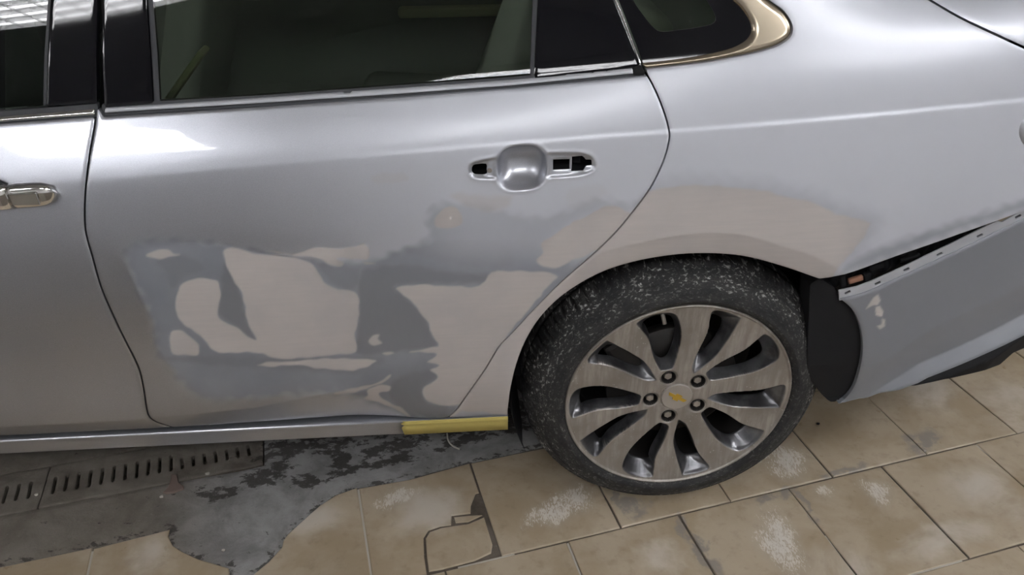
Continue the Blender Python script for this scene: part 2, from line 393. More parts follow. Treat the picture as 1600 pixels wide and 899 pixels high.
slab('tile', floor, 'tile', curveR+[(-.269, NB+G_), (-.53, NB+G_)])
# the mended tile: main piece, corner piece and a small splinter
slab('tile', floor, 'tile', [(-.265, NB+G_), (-.150, NB+G_), (-.147, -.05), (-.139, .003), (-.124, .021), (-.095, .025), (-.070, .022), (-.063, .049), (-.018, .043), (-.012, .066), (.008, .1), (.0165, .1), (.0165, .203), (-.14, .19), (-.265, .196)])
slab('tile', floor, 'tile', [(-.144, NB+G_+.006), (-.115, -.094), (-.041, -.092), (.0, -.082), (.009, -.06), (.010, .022), (-.03, .013), (-.067, .017), (-.093, .019), (-.121, .015), (-.134, -.001), (-.141, -.052)], -.0008)
slab('tile', floor, 'tile', [(-.058, .025), (-.028, .020), (.008, .030), (-.004, .034), (-.022, .038), (-.058, .043)], -.0018)
rA2 = [.019, .309, .595, .880, 1.162, 1.448, 1.735, 2.02, 2.31, 2.595, 2.88, 3.17, 3.455]
for a, b in zip(rA2, rA2[1:]): tile_rect(a, b, NB, .204)
rB = [-2.12, -1.83, -1.545, -1.26, -.97, -.68, -.395, -.11, .175, .455, .752, 1.02, 1.31, 1.6, 1.89, 2.17, 2.455, 2.74, 3.03, 3.315]
for a, b in zip(rB, rB[1:]): tile_rect(a, b, NC, NB)
rC = [-1.45, -1.16, -.87, -.58, -.29, 0, .29, .575, .862, 1.15, 1.438, 1.725, 2.01, 2.295, 2.58, 2.87]
for a, b in zip(rC, rC[1:]): tile_rect(a, b, NC-.296, NC)
for a, b in zip(rB, rB[1:]): tile_rect(a, b, NC-.592, NC-.296)
for k in range(12): tile_rect(.19+.288*k, .19+.288*(k+1), .204, .204+.294) if k > 0 else None
for r in range(1, 9):
    for k in range(11): tile_rect(.5+.288*k-.14*(r % 2), .5+.288*(k+1)-.14*(r % 2), .21+.294*r, .21+.294*(r+1))
# pale grout sticks in a few joints
def stick(p0, p1, wd):
    p0, p1 = np.array(p0), np.array(p1); d = p1-p0; n = np.array([-d[1], d[0]]); n = n/np.linalg.norm(n)*wd/2
    slab('grout_line', floor, 'whitegrout', [p0-n, p1-n, p1+n, p0+n], -.0012, .003, .0004)
stick((-.267, .195), (-.268, -.09), .005); stick((-.868, .175), (-.867, .06), .005); stick((.175, -.105), (.172, -.25), .0045); stick((1.31, -.104), (1.315, -.17), .0045)
stick((.75, -.25), (.745, -.38), .004); stick((.80, -.395), (1.0, -.395), .004); stick((.05, -.1), (-.08, -.1), .004)
# ---- concrete strip beside the drain
left = [(-2.2, .19), (-.87, .188)]+curveL+[(-.56, -.1), (-.54, -.1)]+curveR+[(-.14, .193), (.018, .206), (.19, .206), (.35, .206), (.35, .5), (-.49, .5), (-.49, .346), (-2.2, .346)]
cz = lambda A, sd, X: -.0012*smooth((A[:, 0]+.8)/.4)*np.sin(A[:, 0]*23+np.sin(A[:, 1]*31)*1.3)*np.sin(A[:, 1]*37+1.2)+.0018
panel('concrete_strip', floor, 'cement', FPn(-.0002), left, .006, fold=.008, fd=(0, 0, -1), disp=cz, edge=.002, er=.012, maskf=lambda px, A: np.stack([smooth(1-psd(A, left)/.03)*(A[:, 1] < .3), smooth(1-psd(A, left)/.008), 0*A[:, 0], 1+0*A[:, 0]], -1))
# ---- drain grate: iron plates with slots cut right through
for k, (e0, e1) in enumerate(((-2.0, -1.512), (-1.508, -1.0215), (-1.0185, -.4935))):
    holes = []
    for s in range(60):
        e = -2.013+.0275*s
        if e < e0+.012 or e > e1-.012: continue
        if abs(e+.655) < .01 or abs(e+1.04) < .008: continue
        n0, n1 = .394, .456
        if e > -.7: n1 = .437
        wv = .0042; ca = [(e-wv+.003*0, n0+.004), (e-wv*.4, n0), (e+wv*.4, n0), (e+wv, n0+.004), (e+wv-.004, n1-.004), (e+wv*.4-.004, n1), (e-wv*.4-.004, n1), (e-wv-.004, n1-.004)]
        holes.append(ca)
    g = panel('drain_grate', None, 'grate', FPn(-.0035), [(e0, DN0+.001), (e1, DN0+.001), (e1, DN1-.001), (e0, DN1-.001)], .0024, holes=holes, fold=.012, fd=(0, 0, -1), edge=.0012, er=.004, disp=lambda A, sd, X: .0012*np.sin(A[:, 0]*60+A[:, 1]*40)*np.sin(A[:, 1]*90))
    tag(g, ['dirty slotted iron drain plate furthest towards the front of the car', 'dirty slotted iron drain plate, middle one of the channel', 'dirty slotted iron drain plate under the rear door, ending at the cement patch'][k], 'drain grate', 'drain plates along the channel')

# ------------------------------------------------------------------ car body surface
US = np.array([-1.6, -.5, .3, .55, .75, .95, 1.2, 1.5])
low = [(-.6, -40), (-.40, -28), (-.30, -22), (-.23, -13), (-.14, -5), (0, 0), (.08, 4)]
TAB = [
 low+[(.15, 8), (.22, 11), (.27, 13.5), (.295, 19), (.325, 26), (.36, 29), (.415, 30), (.43, 18.3), (.47, 18.2), (.56, 20.2), (.7, 23), (1.3, 32)],
 low+[(.15, 8), (.22, 11), (.27, 13.5), (.295, 19), (.325, 26), (.36, 29), (.415, 30), (.43, 18.3), (.47, 18.2), (.56, 20.2), (.7, 23), (1.3, 32)],
 low+[(.15, 7), (.22, 9.5), (.30, 11.5), (.33, 20), (.38, 27), (.42, 30), (.44, 19), (.5, 18), (.6, 19), (1.3, 30)],
 low+[(.15, 7), (.22, 9), (.30, 11), (.34, 13), (.38, 19), (.42, 26), (.5, 27), (.6, 30), (1.3, 42)],
 low+[(.15, 7), (.22, 9), (.30, 10), (.34, 12), (.38, 19), (.42, 29), (.48, 42), (.55, 52), (.65, 57), (.8, 60), (1.3, 62)],
 low+[(.15, 7), (.22, 8), (.30, 9), (.34, 10), (.38, 17), (.42, 30), (.47, 50), (.53, 67), (.6, 77), (.75, 83), (1.3, 86)],
 low+[(.15, 7), (.22, 8), (.30, 9), (.34, 10), (.38, 17), (.42, 30), (.47, 52), (.53, 70), (.6, 79), (.75, 84), (1.3, 87)],
 low+[(.15, 7), (.22, 8), (.30, 9), (.34, 10), (.38, 17), (.42, 30), (.47, 52), (.53, 70), (.6, 79), (.75, 84), (1.3, 87)]]
LEDGE = [0, 2, 15, 20, 20, 20, 20, 20]
Y0 = np.array([-.012, -.015, -.018, -.021, -.018, -.008, .03, .13])
VC = .311
vt = np.arange(-1200, 4601)*.0005
def _curves():
    YS, ZS = [], []
    k = np.exp(-.5*(np.arange(-60, 61)*.0005/.011)**2); k /= k.sum()
    i0 = int(np.argmin(abs(vt)))
    for tb, A in zip(TAB, LEDGE):
        x = np.interp(vt, [a for a, b in tb], [b for a, b in tb])
        x = np.convolve(np.pad(x, 60, mode='edge'), k, 'valid')+A*np.exp(-((vt-VC)/.0042)**2)
        x = np.radians(x); y = np.cumsum(np.sin(x))*.0005; z = np.cumsum(np.cos(x))*.0005
        YS.append(y-y[i0]); ZS.append(z-z[i0])
    return np.array(YS), np.array(ZS)
YT, ZT = _curves()
def _spline_w(u):
    """natural cubic spline weights of the stations at u -> (len(u), K)"""
    K = len(US); h = np.diff(US); A = np.zeros((K, K)); B = np.zeros((K, K)); A[0, 0] = A[-1, -1] = 1
    for i in range(1, K-1):
        A[i, i-1] = h[i-1]; A[i, i] = 2*(h[i-1]+h[i]); A[i, i+1] = h[i]
        B[i, i-1] = 6/h[i-1]; B[i, i] = -6/h[i-1]-6/h[i]; B[i, i+1] = 6/h[i]
    Mm = np.linalg.solve(A, B); uc = np.clip(u, US[0], US[-1]-1e-9); j = np.clip(np.searchsorted(US, uc, side='right')-1, 0, K-2)
    a = (US[j+1]-uc); b = (uc-US[j]); hj = h[j]; I = np.eye(K)
    return (Mm[j]*(a**3/(6*hj))[:, None]+Mm[j+1]*(b**3/(6*hj))[:, None]+(I[j]-Mm[j]*(hj**2/6)[:, None])*(a/hj)[:, None]+(I[j+1]-Mm[j+1]*(hj**2/6)[:, None])*(b/hj)[:, None])
WX, WZ, WR = .4342, .3346, .3355
def body(u, v, off=0.0):
    u = np.asarray(u, float); v = np.asarray(v, float); W = _spline_w(u)
    t = np.clip((v-vt[0])/.0005, 0, len(vt)-2); i = t.astype(int); f = t-i
    y = ((YT[:, i]*(1-f)+YT[:, i+1]*f).T*W).sum(1); z = ((ZT[:, i]*(1-f)+ZT[:, i+1]*f).T*W).sum(1)
    return np.stack([u, W @ Y0+y+off, .62+.055*u+z], -1)
def body_off(o): return lambda u, v: body(u, v, o)
def px2uv(px, P=body):
    px = np.asarray(px, float); g = on_y(px, .02); u = g[:, 0].copy(); v = g[:, 2]-.62-.055*u
    u = np.clip(u, -1.9, 1.6); v = np.clip(v, -.5, 1.0); e = 1e-4
    for it in range(40):
        r = project(P(u, v))-px; du = (project(P(u+e, v))-px-r)/e; dv = (project(P(u, v+e))-px-r)/e
        D = du[:, 0]*dv[:, 1]-du[:, 1]*dv[:, 0]; D = np.where(abs(D) < 1e-6, 1e-6, D)
        su = -(r[:, 0]*dv[:, 1]-r[:, 1]*dv[:, 0])/D; sv = -(du[:, 0]*r[:, 1]-du[:, 1]*r[:, 0])/D
        u = u+np.clip(su, -.08, .08); v = np.clip(v+np.clip(sv, -.06, .06), -.58, 1.25)
    return np.stack([u, v], -1)

# ------------------------------------------------------------------ masks traced on the panels
SAND = [[(197, 400), (207, 385), (225, 377), (275, 375), (320, 378), (400, 392), (470, 404), (540, 412), (590, 404), (640, 386), (672, 372), (668, 345), (680, 322), (715, 318), (760, 322), (830, 340), (880, 330), (930, 310), (985, 318), (1005, 308), (960, 368), (900, 430), (850, 480), (800, 530), (760, 590), (720, 650), (640, 654), (610, 640), (560, 622), (520, 614), (450, 616), (400, 622), (340, 626), (312, 619), (290, 604), (265, 574), (246, 552), (240, 507), (230, 482), (215, 450)]]
DARK = [[(560, 440), (575, 420), (640, 415), (700, 425), (765, 430), (750, 442), (650, 443), (615, 448), (640, 470), (665, 495), (672, 520), (683, 540), (640, 548), (600, 552), (556, 553), (560, 500)],
        [(352, 410), (345, 455), (340, 490), (370, 512), (400, 534), (385, 500), (375, 455)],
        [(610, 600), (640, 585), (675, 578), (683, 590), (662, 606), (668, 630), (700, 636), (690, 652), (645, 652), (615, 632)],
        [(330, 380), (420, 398), (490, 410), (505, 430), (530, 450), (556, 452), (560, 420), (520, 412), (440, 396)],
        [(580, 372), (640, 378), (700, 376), (760, 375), (790, 385), (800, 415), (720, 414), (650, 398), (600, 395)],
        [(255, 560), (330, 556), (400, 560), (560, 556), (600, 565), (560, 582), (480, 580), (410, 575), (330, 570)],
        [(845, 395), (810, 380), (830, 345), (880, 335), (930, 322), (890, 345), (860, 365)],
        [(245, 405), (290, 400), (320, 420), (290, 432), (268, 450), (262, 430)]]
FILL = [[(229, 399), (240, 393), (262, 390), (272, 397), (280, 398), (265, 402), (250, 405), (235, 403)],
        [(280, 450), (274, 475), (277, 492), (287, 507), (302, 517), (322, 535), (332, 547), (350, 552), (400, 551), (425, 559), (450, 561), (500, 557), (550, 552), (557, 545), (555, 520), (560, 500), (561, 470), (554, 456), (530, 452), (510, 445), (500, 430), (490, 415), (470, 405), (440, 400), (400, 397), (370, 388), (350, 391), (352, 408), (360, 430), (376, 455), (383, 480), (386, 503), (395, 520), (401, 532), (388, 527), (370, 512), (350, 503), (340, 491), (343, 470), (345, 455), (340, 441), (325, 435), (305, 436), (290, 441)],
        [(267, 520), (280, 517), (290, 520), (300, 530), (310, 540), (310, 553), (300, 555), (270, 554), (266, 540)],
        [(420, 392), (460, 397), (475, 392), (500, 387), (525, 389), (550, 387), (565, 381), (575, 387), (575, 405), (555, 405), (525, 403), (536, 410), (532, 416), (517, 415), (500, 405), (480, 401), (455, 399)],
        [(567, 409), (587, 412), (572, 413)],
        [(695, 325), (712, 325), (721, 337), (720, 350), (707, 356), (682, 356), (679, 345), (687, 332)],
        [(845, 380), (862, 370), (887, 352), (912, 340), (940, 325), (960, 322), (977, 330), (985, 336), (960, 364), (940, 385), (920, 397), (895, 407), (875, 417), (850, 417), (838, 405), (850, 395)],
        [(620, 450), (650, 445), (700, 447), (750, 447), (768, 425), (800, 424), (850, 425), (872, 432), (858, 446), (830, 480), (800, 515), (780, 548), (770, 570), (762, 588), (750, 608), (735, 625), (715, 633), (695, 634), (670, 628), (661, 617), (663, 605), (675, 597), (683, 590), (680, 583), (672, 578), (686, 571), (668, 566), (680, 558), (678, 552), (640, 550), (684, 541), (675, 525), (670, 505), (660, 492), (650, 480), (640, 468), (625, 457)],
        [(402, 570), (425, 566), (460, 565), (500, 561), (540, 561), (587, 563), (580, 570), (570, 575), (550, 579), (520, 578), (490, 575), (475, 571), (450, 571), (430, 573), (410, 573)],
        [(577, 530), (583, 523), (593, 523), (590, 530), (597, 537), (585, 540), (577, 535)],
        [(597, 552), (606, 550), (616, 552), (606, 555)],
        [(523, 615), (560, 605), (590, 598), (610, 586), (602, 596), (585, 603), (555, 613), (535, 616)],
        [(575, 610), (590, 603), (610, 603), (608, 610), (593, 615), (597, 622), (610, 630), (630, 640), (640, 651), (632, 648), (615, 638), (590, 628), (568, 624), (575, 618)]]
SOFTF = [([(580, 278), (590, 272), (625, 271), (638, 276), (634, 284), (605, 287), (586, 285)], .25, 3), ([(702, 307), (725, 302), (762, 307), (800, 305), (790, 325), (765, 332), (737, 325)], .45, 6), ([(885, 300), (930, 288), (950, 300), (930, 316), (895, 325)], .15, 6)]
QFILL = [(1000, 300), (1017, 299), (1037, 294), (1062, 291), (1087, 289), (1112, 290), (1150, 294), (1200, 299), (1225, 307), (1255, 312), (1282, 322), (1307, 335), (1340, 342), (1360, 349), (1352, 367), (1335, 390), (1312, 415), (1303, 430), (1296, 450), (1000, 450), (800, 700), (722, 641), (700, 660), (690, 640)]
BFILL = [[(1353, 483), (1360, 472), (1365, 465), (1372, 460), (1376, 470), (1372, 477), (1365, 477)], [(1368, 480), (1375, 478), (1380, 487), (1378, 495), (1368, 493)], [(1370, 510), (1377, 507), (1378, 498), (1383, 500), (1383, 510), (1375, 515)]]
def wob(p, a=1.2): return a*(np.sin(p[:, 0]*.21+np.sin(p[:, 1]*.17)*1.7)+np.sin(p[:, 1]*.26+np.sin(p[:, 0]*.13)*1.5))*.6
def lay(px, poly, soft, wobble=1.2, rnd=True):
    poly = np.asarray(poly, float); poly = dense(poly, 3, True) if rnd else poly
    lo, hi = poly.min(0)-30, poly.max(0)+30; k = np.all((px > lo) & (px < hi), axis=1); out = np.zeros(len(px))
    if k.any(): out[k] = smooth((psd(px[k], poly)+wob(px[k], wobble)+soft)/(2*soft))
    return out
def door_mask(px, A):
    m = np.zeros((len(px), 4))
    for p in SAND: m[:, 1] = np.maximum(m[:, 1], lay(px, p, 9, 3)*.92)
    for p, a in zip(DARK, (.85, .8, .8, .5, .4, .55, .3, .5)): m[:, 2] = np.maximum(m[:, 2], lay(px, p, 5, 1.5)*a)
    m[:, 1] *= 1-.6*smooth((px[:, 0]-600)/140)*smooth((440-px[:, 1])/70)
    halo = np.zeros(len(px))
    for p in FILL: m[:, 0] = np.maximum(m[:, 0], lay(px, p, 1.8, .9)*.96)
    for p, a, s in SOFTF: m[:, 0] = np.maximum(m[:, 0], lay(px, p, s)*a)
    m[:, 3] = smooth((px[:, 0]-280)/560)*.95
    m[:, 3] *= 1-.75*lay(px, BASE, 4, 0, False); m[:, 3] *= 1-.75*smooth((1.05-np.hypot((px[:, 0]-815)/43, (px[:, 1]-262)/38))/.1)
    return m
def quarter_mask(px, A):
    m = np.zeros((len(px), 4)); q = np.asarray(QFILL, float); s = psd(px, q)
    m[:, 0] = smooth((s+wob(px, .8)+2.5)/5)*.97
    m[:, 1] = smooth((s+34+wob(px, 2))/44)*.45
    st = lay(px, [(722, 645), (740, 643), (785, 648), (785, 653), (722, 653)], 2); m[:, 0] *= 1-st
    scr = lay(px, [(1308, 418), (1330, 392), (1352, 372), (1375, 360), (1340, 396), (1320, 418)], 6, 4, False); m[:, 0] *= 1-.5*scr*(np.sin((px[:, 0]-px[:, 1]*.7)*.9) > .2)
    edge_blue = lay(px, [(1300, 436), (1400, 398), (1500, 360), (1600, 326), (1700, 290), (1700, 262), (1600, 312), (1480, 352), (1380, 385), (1330, 405)], 9, 2, False); m[:, 1] = np.maximum(m[:, 1], edge_blue*.7)
    m[:, 3] = 1.0; return m
def bumper_mask(px, A):
    m = np.zeros((len(px), 4)); m[:, 1] = .95; m[:, 2] = .85; m[:, 3] = 1
    for p in BFILL: m[:, 0] = np.maximum(m[:, 0], lay(px, p, 1.5, .3, False))
    return m
def plain_mask(hz):
    def f(px, A): m = np.zeros((len(px), 4)); m[:, 3] = hz; return m
    return f

# ------------------------------------------------------------------ the car
car = empty('car', (0, 0, 0)); tag(car, 'silver sedan with sanded filler patches on rear door and wheel arch', 'car')
GAP1 = dense([(152, 160), (150, 174), (147, 200), (140, 240), (134, 290), (132, 330), (134, 365), (145, 405), (158, 450), (175, 490), (195, 532), (215, 572), (223, 602), (229, 640), (234, 653), (246, 664), (268, 674)], 4)
GAP2 = dense([(1008, 106), (1011, 116), (1020, 133), (1030, 155), (1040, 182), (1046, 206), (1046, 218), (1041, 240), (1032, 264), (1020, 288), (1007, 308), (990, 330), (970, 355), (945, 381), (920, 404), (895, 426), (870, 449), (835, 485), (800, 522), (782, 540), (772, 555), (760, 575), (745, 597), (727, 622), (712, 643), (700, 653)], 4)
# rear door
rd_px = np.concatenate([GAP1[2:], [(400, 667.5), (630, 659), (690, 656)], GAP2[::-1][:-4], [(1010, 119), (900, 130), (800, 139), (600, 154), (400, 167), (250, 176.5), (162, 182)]])
rd_px = np.concatenate([rd_px[:len(GAP1)-2], rd_px[len(GAP1)-2:]])
rd_uv = px2uv(rd_px)
BASE = dense([(732, 266), (734, 257), (745, 252), (775, 246), (812, 243), (857, 239), (900, 238.5), (920, 242), (930, 251), (931, 261), (924, 270), (900, 276), (857, 279), (812, 281), (775, 281), (748, 280), (736, 275)], 4, True)
base_uv = px2uv(BASE)
bowl_px = np.array([(773, 262), (857, 262), (815, 225), (815, 299)], float); bu = px2uv(bowl_px)
bc = np.array([(bu[0, 0]+bu[1, 0])/2, (bu[2, 1]+bu[3, 1])/2]); ba, bb = (bu[1, 0]-bu[0, 0])/2, (bu[2, 1]-bu[3, 1])/2
H1 = px2uv(dense([(737, 268), (739, 260), (746, 258), (760, 257.5), (760.5, 266), (760.5, 274), (746, 274.5), (740, 273)], 2, True))
H2 = px2uv(np.array([(864.5, 251), (893, 250), (893, 246.5), (910, 245), (914, 248), (915, 251), (925, 251), (925.5, 260), (916, 261), (912, 268.5), (893, 269.5), (893, 266), (864.5, 267.5)]))
CR = px2uv([(-420, 705), (-200, 680), (0, 667), (207, 656), (300, 647), (400, 636), (500, 617), (580, 598), (640, 580), (700, 560)])
def lower_crease(A):
    s_ = np.interp(A[:, 0], CR[:, 0], CR[:, 1])-A[:, 1]; s_ = np.where(A[:, 0] > CR[-1, 0], 0, s_)
    return .22*np.where(s_ > 0, np.sqrt(s_*s_+.003**2)-.003, 0)*smooth((CR[-1, 0]-A[:, 0])/.25)
def door_disp(A, sd, X):
    d = .0035*smooth(psd(A, base_uv)/.005+.15)
    lip = np.exp(-(psd(A, base_uv)/.004)**2)*-.0012
    q = ((abs(A[:, 0]-bc[0])/ba)**2.7+(abs(A[:, 1]-bc[1])/bb)**2.7)**(1/2.7)
    xx = np.clip(abs(A[:, 0]-bc[0])/ba, 0, 1); zz = np.clip(abs(A[:, 1]-bc[1])/bb, 0, 1)
    bowl = .030*(1-xx**2.8)*(1-zz**2.4)*smooth((1-q)/.22); rim = -.0010*np.exp(-((q-1.03)/.05)**2)
    k = smooth((1.06-q)/.1); out = (d+lip)*(1-k)+bowl+rim
    out = out+lower_crease(A)
    for cx, cy, a, r in ((868, 424, .0009, 14),):
        pp = project(X); out = out+a*np.exp(-(((pp[:, 0]-cx)/r)**2+((pp[:, 1]-cy)/(r*.5))**2))
    return out
door = panel('rear_door', car, 'paint', body, rd_uv, .0025, holes=[H1, H2], disp=door_disp, gap=.0015, maskf=door_mask, fold=.03, holefold=.002)
# front door
fd_px = np.concatenate([[(-420, 216), (-200, 203), (0, 192.5), (147, 182)], GAP1[6:], [(200, 677), (0, 686), (-420, 705)]])
fdoor = panel('front_door', car, 'paint', body, px2uv(fd_px), .004, disp=lambda A, sd, X: lower_crease(A), gap=.0017, maskf=plain_mask(0.0), fold=.03)
# quarter panel
ARCH = dense([(793, 653.5), (795, 635), (799, 605), (808, 570), (822, 537), (845, 502), (875, 471), (910, 447), (950, 428), (995, 414), (1040, 406), (1085, 402), (1130, 402.5), (1170, 407), (1210, 417), (1245, 428), (1268, 436), (1283, 441)], 4)
MOLD_O = dense([(1009, 108), (1060, 102.5), (1110, 96), (1160, 87), (1200, 77), (1222, 68), (1235, 57), (1238, 44), (1233, 30), (1222, 16), (1205, 4), (1190, -8), (1150, -45)], 4)
MOLD_I = dense([(1004, 100), (1050, 95), (1100, 87.5), (1140, 78), (1162, 68), (1173, 57), (1176, 45), (1171, 31), (1160, 15), (1145, 0), (1125, -25), (1105, -48)], 4)
LID = dense([(1640, 93), (1600, 75), (1550, 52), (1500, 28), (1460, 5), (1425, -16)], 3)
q_uv = np.concatenate([px2uv(GAP2[4:]), px2uv([(712, 653.5)]), px2uv(ARCH), px2uv([(1300, 437), (1340, 424), (1400, 402), (1500, 367), (1600, 331), (1720, 288)]), [(1.5, .085), (1.5, .585)], px2uv(LID), [(.70, .98), (.52, 1.0)], px2uv(MOLD_O[::-1])])
lipx = np.array([(880, 432), (925, 401), (1000, 380), (1080, 366), (1150, 366), (1220, 385), (1310, 421)], float)
_lp = body(*px2uv(lipx).T); LIPA = np.arctan2(_lp[:, 2]-WZ, _lp[:, 0]-WX)[::-1]; LIPR = np.hypot(_lp[:, 0]-WX, _lp[:, 2]-WZ)[::-1]
def q_disp(A, sd, X):
    a = np.arctan2(X[:, 2]-WZ, X[:, 0]-WX); r = np.hypot(X[:, 0]-WX, X[:, 2]-WZ); rl = np.interp(a, LIPA, LIPR)
    x = np.clip((rl-r)/.045, 0, 1); return .011*x*(a > .1)*smooth((2.9-a)/.5)-.004*np.exp(-np.clip(r-rl, 0, 9)/.05)*(r > rl)*0
quarter = panel('quarter_panel', car, 'paint', body, q_uv, .003, disp=q_disp, gap=.0015, maskf=quarter_mask, fold=.022)
lid = panel('trunk_lid', car, 'paint', body, np.concatenate([[(1.5, .59)], px2uv(LID+np.array([0, -1.0])), [(.80, 1.15), (.85, 2.0), (1.5, 2.05)]]), .006, gap=.002, maskf=plain_mask(.9), fold=.02)
# tail lamp at the frame's edge
tl = dense([(1640, 178), (1604, 184), (1594, 193), (1591, 206), (1594, 220), (1606, 231), (1650, 238), (1690, 210)], 3, True)
panel('tail_lamp', car, 'paint', body_off(-.003), px2uv(tl), .004, maskf=plain_mask(.3), fold=.006, edge=.004, er=.01)

# inner skin behind the panels, so the gaps and mounting holes are dark
inner = np.concatenate([[(-1.5, -.29), (-.17, -.29)], [(-.16, -.24), (-.08, -.12), (0.0, .02), (.10, .12), (.2, .17), (.43, .19), (.62, .16), (.72, .11), (.80, .12), (1.3, .16), (1.3, .40), (.36, .40), (-1.5, .36)]])
panel('inner_panel', car, 'dark', body_off(.047), inner, .02, fold=0, edge=0)

# belt line: bare flange and seal on the rear door, chrome strip on the front door
def strip_px(top, bot): return np.concatenate([np.asarray(top, float), np.asarray(bot, float)[::-1]])
fl_top = [(163, 170.5), (250, 165.5), (400, 155.5), (535, 146), (536, 148), (547, 147.5), (549, 145), (650, 138), (800, 127), (884, 119.5), (886, 118), (925, 115), (928, 116), (929, 114), (948, 112.5), (949, 113.5), (951, 112), (989, 108)]
fl_bot = [(162, 177.5), (400, 162.5), (600, 149.5), (800, 134.5), (990, 116)]
panel('belt_flange', door, 'flange', body_off(.003), px2uv(strip_px(fl_top, fl_bot)), .002, fold=.008, edge=.001, er=.003)
panel('belt_seal', door, 'seal', body_off(.009), px2uv(strip_px([(156, 166), (400, 152), (800, 123), (1002, 102)], [(156, 186), (400, 172), (800, 144), (1009, 122)])), .003, fold=.01, edge=0)
panel('belt_molding', fdoor, 'chrome', body_off(-.001), px2uv(strip_px([(-420, 208), (0, 183.5), (146, 171.5)], [(-420, 215), (0, 191.5), (147, 180.5)])), .0015, fold=.008, edge=.004, er=.006)
panel('belt_seal', fdoor, 'seal', body_off(.006), px2uv(strip_px([(-420, 200), (0, 176), (150, 164)], [(-420, 218), (0, 194), (151, 184)])), .003, fold=.01, edge=0)
# glazing
GP = body_off(.010); GQ = body_off(.006)
T = -90
panel('window_glass', fdoor, 'darkglass', GP, px2uv([(-420, T), (78, T), (75, 0), (69, 90), (67, 168), (-420, 203)]), .01, fold=.004, edge=0)
panel('window_channel', fdoor, 'seal', body_off(.008), px2uv([(75, T), (72, 0), (66, 90), (64, 168), (69, 168), (71, 90), (77, 0), (81, T)]), .003, fold=.006, edge=0)
panel('pillar_trim', fdoor, 'glossblack', GQ, px2uv([(80, T), (76, 0), (71, 90), (69, 169), (149, 164), (148, 90), (149.5, 0), (151, T)]), .004, fold=.015, edge=.001, gap=.0005)
panel('pillar_trim', door, 'glossblack', GQ, px2uv([(158, T), (156.5, 0), (157, 90), (161, 171), (237, 164), (233, 90), (227, 0), (222, T)]), .004, fold=.015, edge=.001, gap=.0005)
panel('window_channel', door, 'seal', body_off(.009), px2uv([(223, T), (228, 0), (234, 90), (238, 164), (247, 163.5), (243, 90), (236, 0), (231, T)]), .003, fold=.008, edge=.001)
panel('window_glass', door, 'glass', GP, px2uv([(230, T), (235, 0), (242, 90), (246, 164), (400, 155), (600, 142), (836, 125), (838, 60), (840, 0), (842, T)]), .01, fold=.004, edge=0)
panel('window_channel', door, 'seal', body_off(.008), px2uv([(836, T), (833, 0), (829, 124), (835, 125), (838, 60), (841, 0), (843, T)]), .003, fold=.008, edge=.001)
panel('pillar_trim', door, 'glossblack', GQ, px2uv([(843, T), (841, 0), (838, 60), (835, 126), (905, 119), (1001, 108), (1004, 104), (990, 71), (974, 31), (958, -8), (925, T)]), .004, fold=.015, edge=.001, gap=.0005)
panel('frame_edge', door, 'chrome', body_off(.005), px2uv([(957, -8), (973, 31), (989, 71), (1001, 101), (1003.5, 101), (991.5, 71), (976, 31), (960.5, -8)]), .0015, fold=.01, edge=.0005)
panel('door_corner', door, 'black', body_off(.004), px2uv([(990, 108), (1002, 103), (1009, 114), (1008, 118), (990, 119)]), .002, fold=.01, edge=.001)
qg = px2uv(dense([(1000, -40), (985, -30), (990, 0), (1004, 22), (1020, 42), (1034, 51), (1060, 49), (1095, 44), (1117, 38), (1120, 27), (1108, 5), (1080, -35)], 3, True))
qo = np.concatenate([px2uv([(935, T), (964, -8), (980, 32), (995, 70), (1006, 100)]), px2uv(MOLD_I)])
qw = panel('quarter_window', car, 'glossblack', GQ, qo, .004, holes=[qg], fold=.004, edge=0, holefold=.0001)
panel('glass_pane', qw, 'glass', GP, qg, .006, fold=.0, edge=0)
mold = np.concatenate([px2uv(MOLD_I), px2uv(MOLD_O[::-1])])
def mold_disp(A, sd, X): return -.004*np.sin(np.clip(sd/.012, 0, 1)*math.pi/2)+.001
panel('window_molding', qw, 'floor_tint', body_off(.003), mold, .002, disp=mold_disp, fold=.012, edge=.002, er=.003)
# scratched spots in the primer-coloured trim on the black rear pillar left out: they are dust
# ---- handle: screw in the bare recess; chrome handle on the front door
sc = body(*px2uv([(765, 267.5)]).T)[0]
from_bm('screw', cyl_bm((sc[0], sc[1]+.003, sc[2]), (0, -1, 0), .0045, .004, 16, bev=.001), 'steel', door)
for nm, px_, szz in (('lock_bracket', (905, 258), (.012, .004, .016)),):
    c = body(*px2uv([px_]).T)[0]; from_bm(nm, bbox_bm((c[0], c[1]+.03, c[2]), szz, bev=.001), 'black', door)
c = body(*px2uv([(889, 258)]).T)[0]; from_bm('lock_tab', bbox_bm((c[0]+.004, c[1]+.008, c[2]), (.004, .003, .024), bev=.0008), 'flange', door)
hp = body(*px2uv([(0, 308), (90, 300), (24, 305), (52, 303)]).T)
def loft(name, rings, material, parent, cap=True):
    V = np.concatenate(rings); n = len(rings[0]); Fc = []
    for k in range(len(rings)-1):
        for i in range(n): j = (i+1) % n; Fc.append((k*n+i, k*n+j, (k+1)*n+j, (k+1)*n+i))
    if cap: Fc.append(tuple(range(n))[::-1]); Fc.append(tuple((len(rings)-1)*n+i for i in range(n)))
    o = link(name, V, Fc, material, parent, True); me = o.data
    bm = bmesh.new(); bm.from_mesh(me); bmesh.ops.recalc_face_normals(bm, faces=bm.faces); bm.to_mesh(me); bm.free(); return o
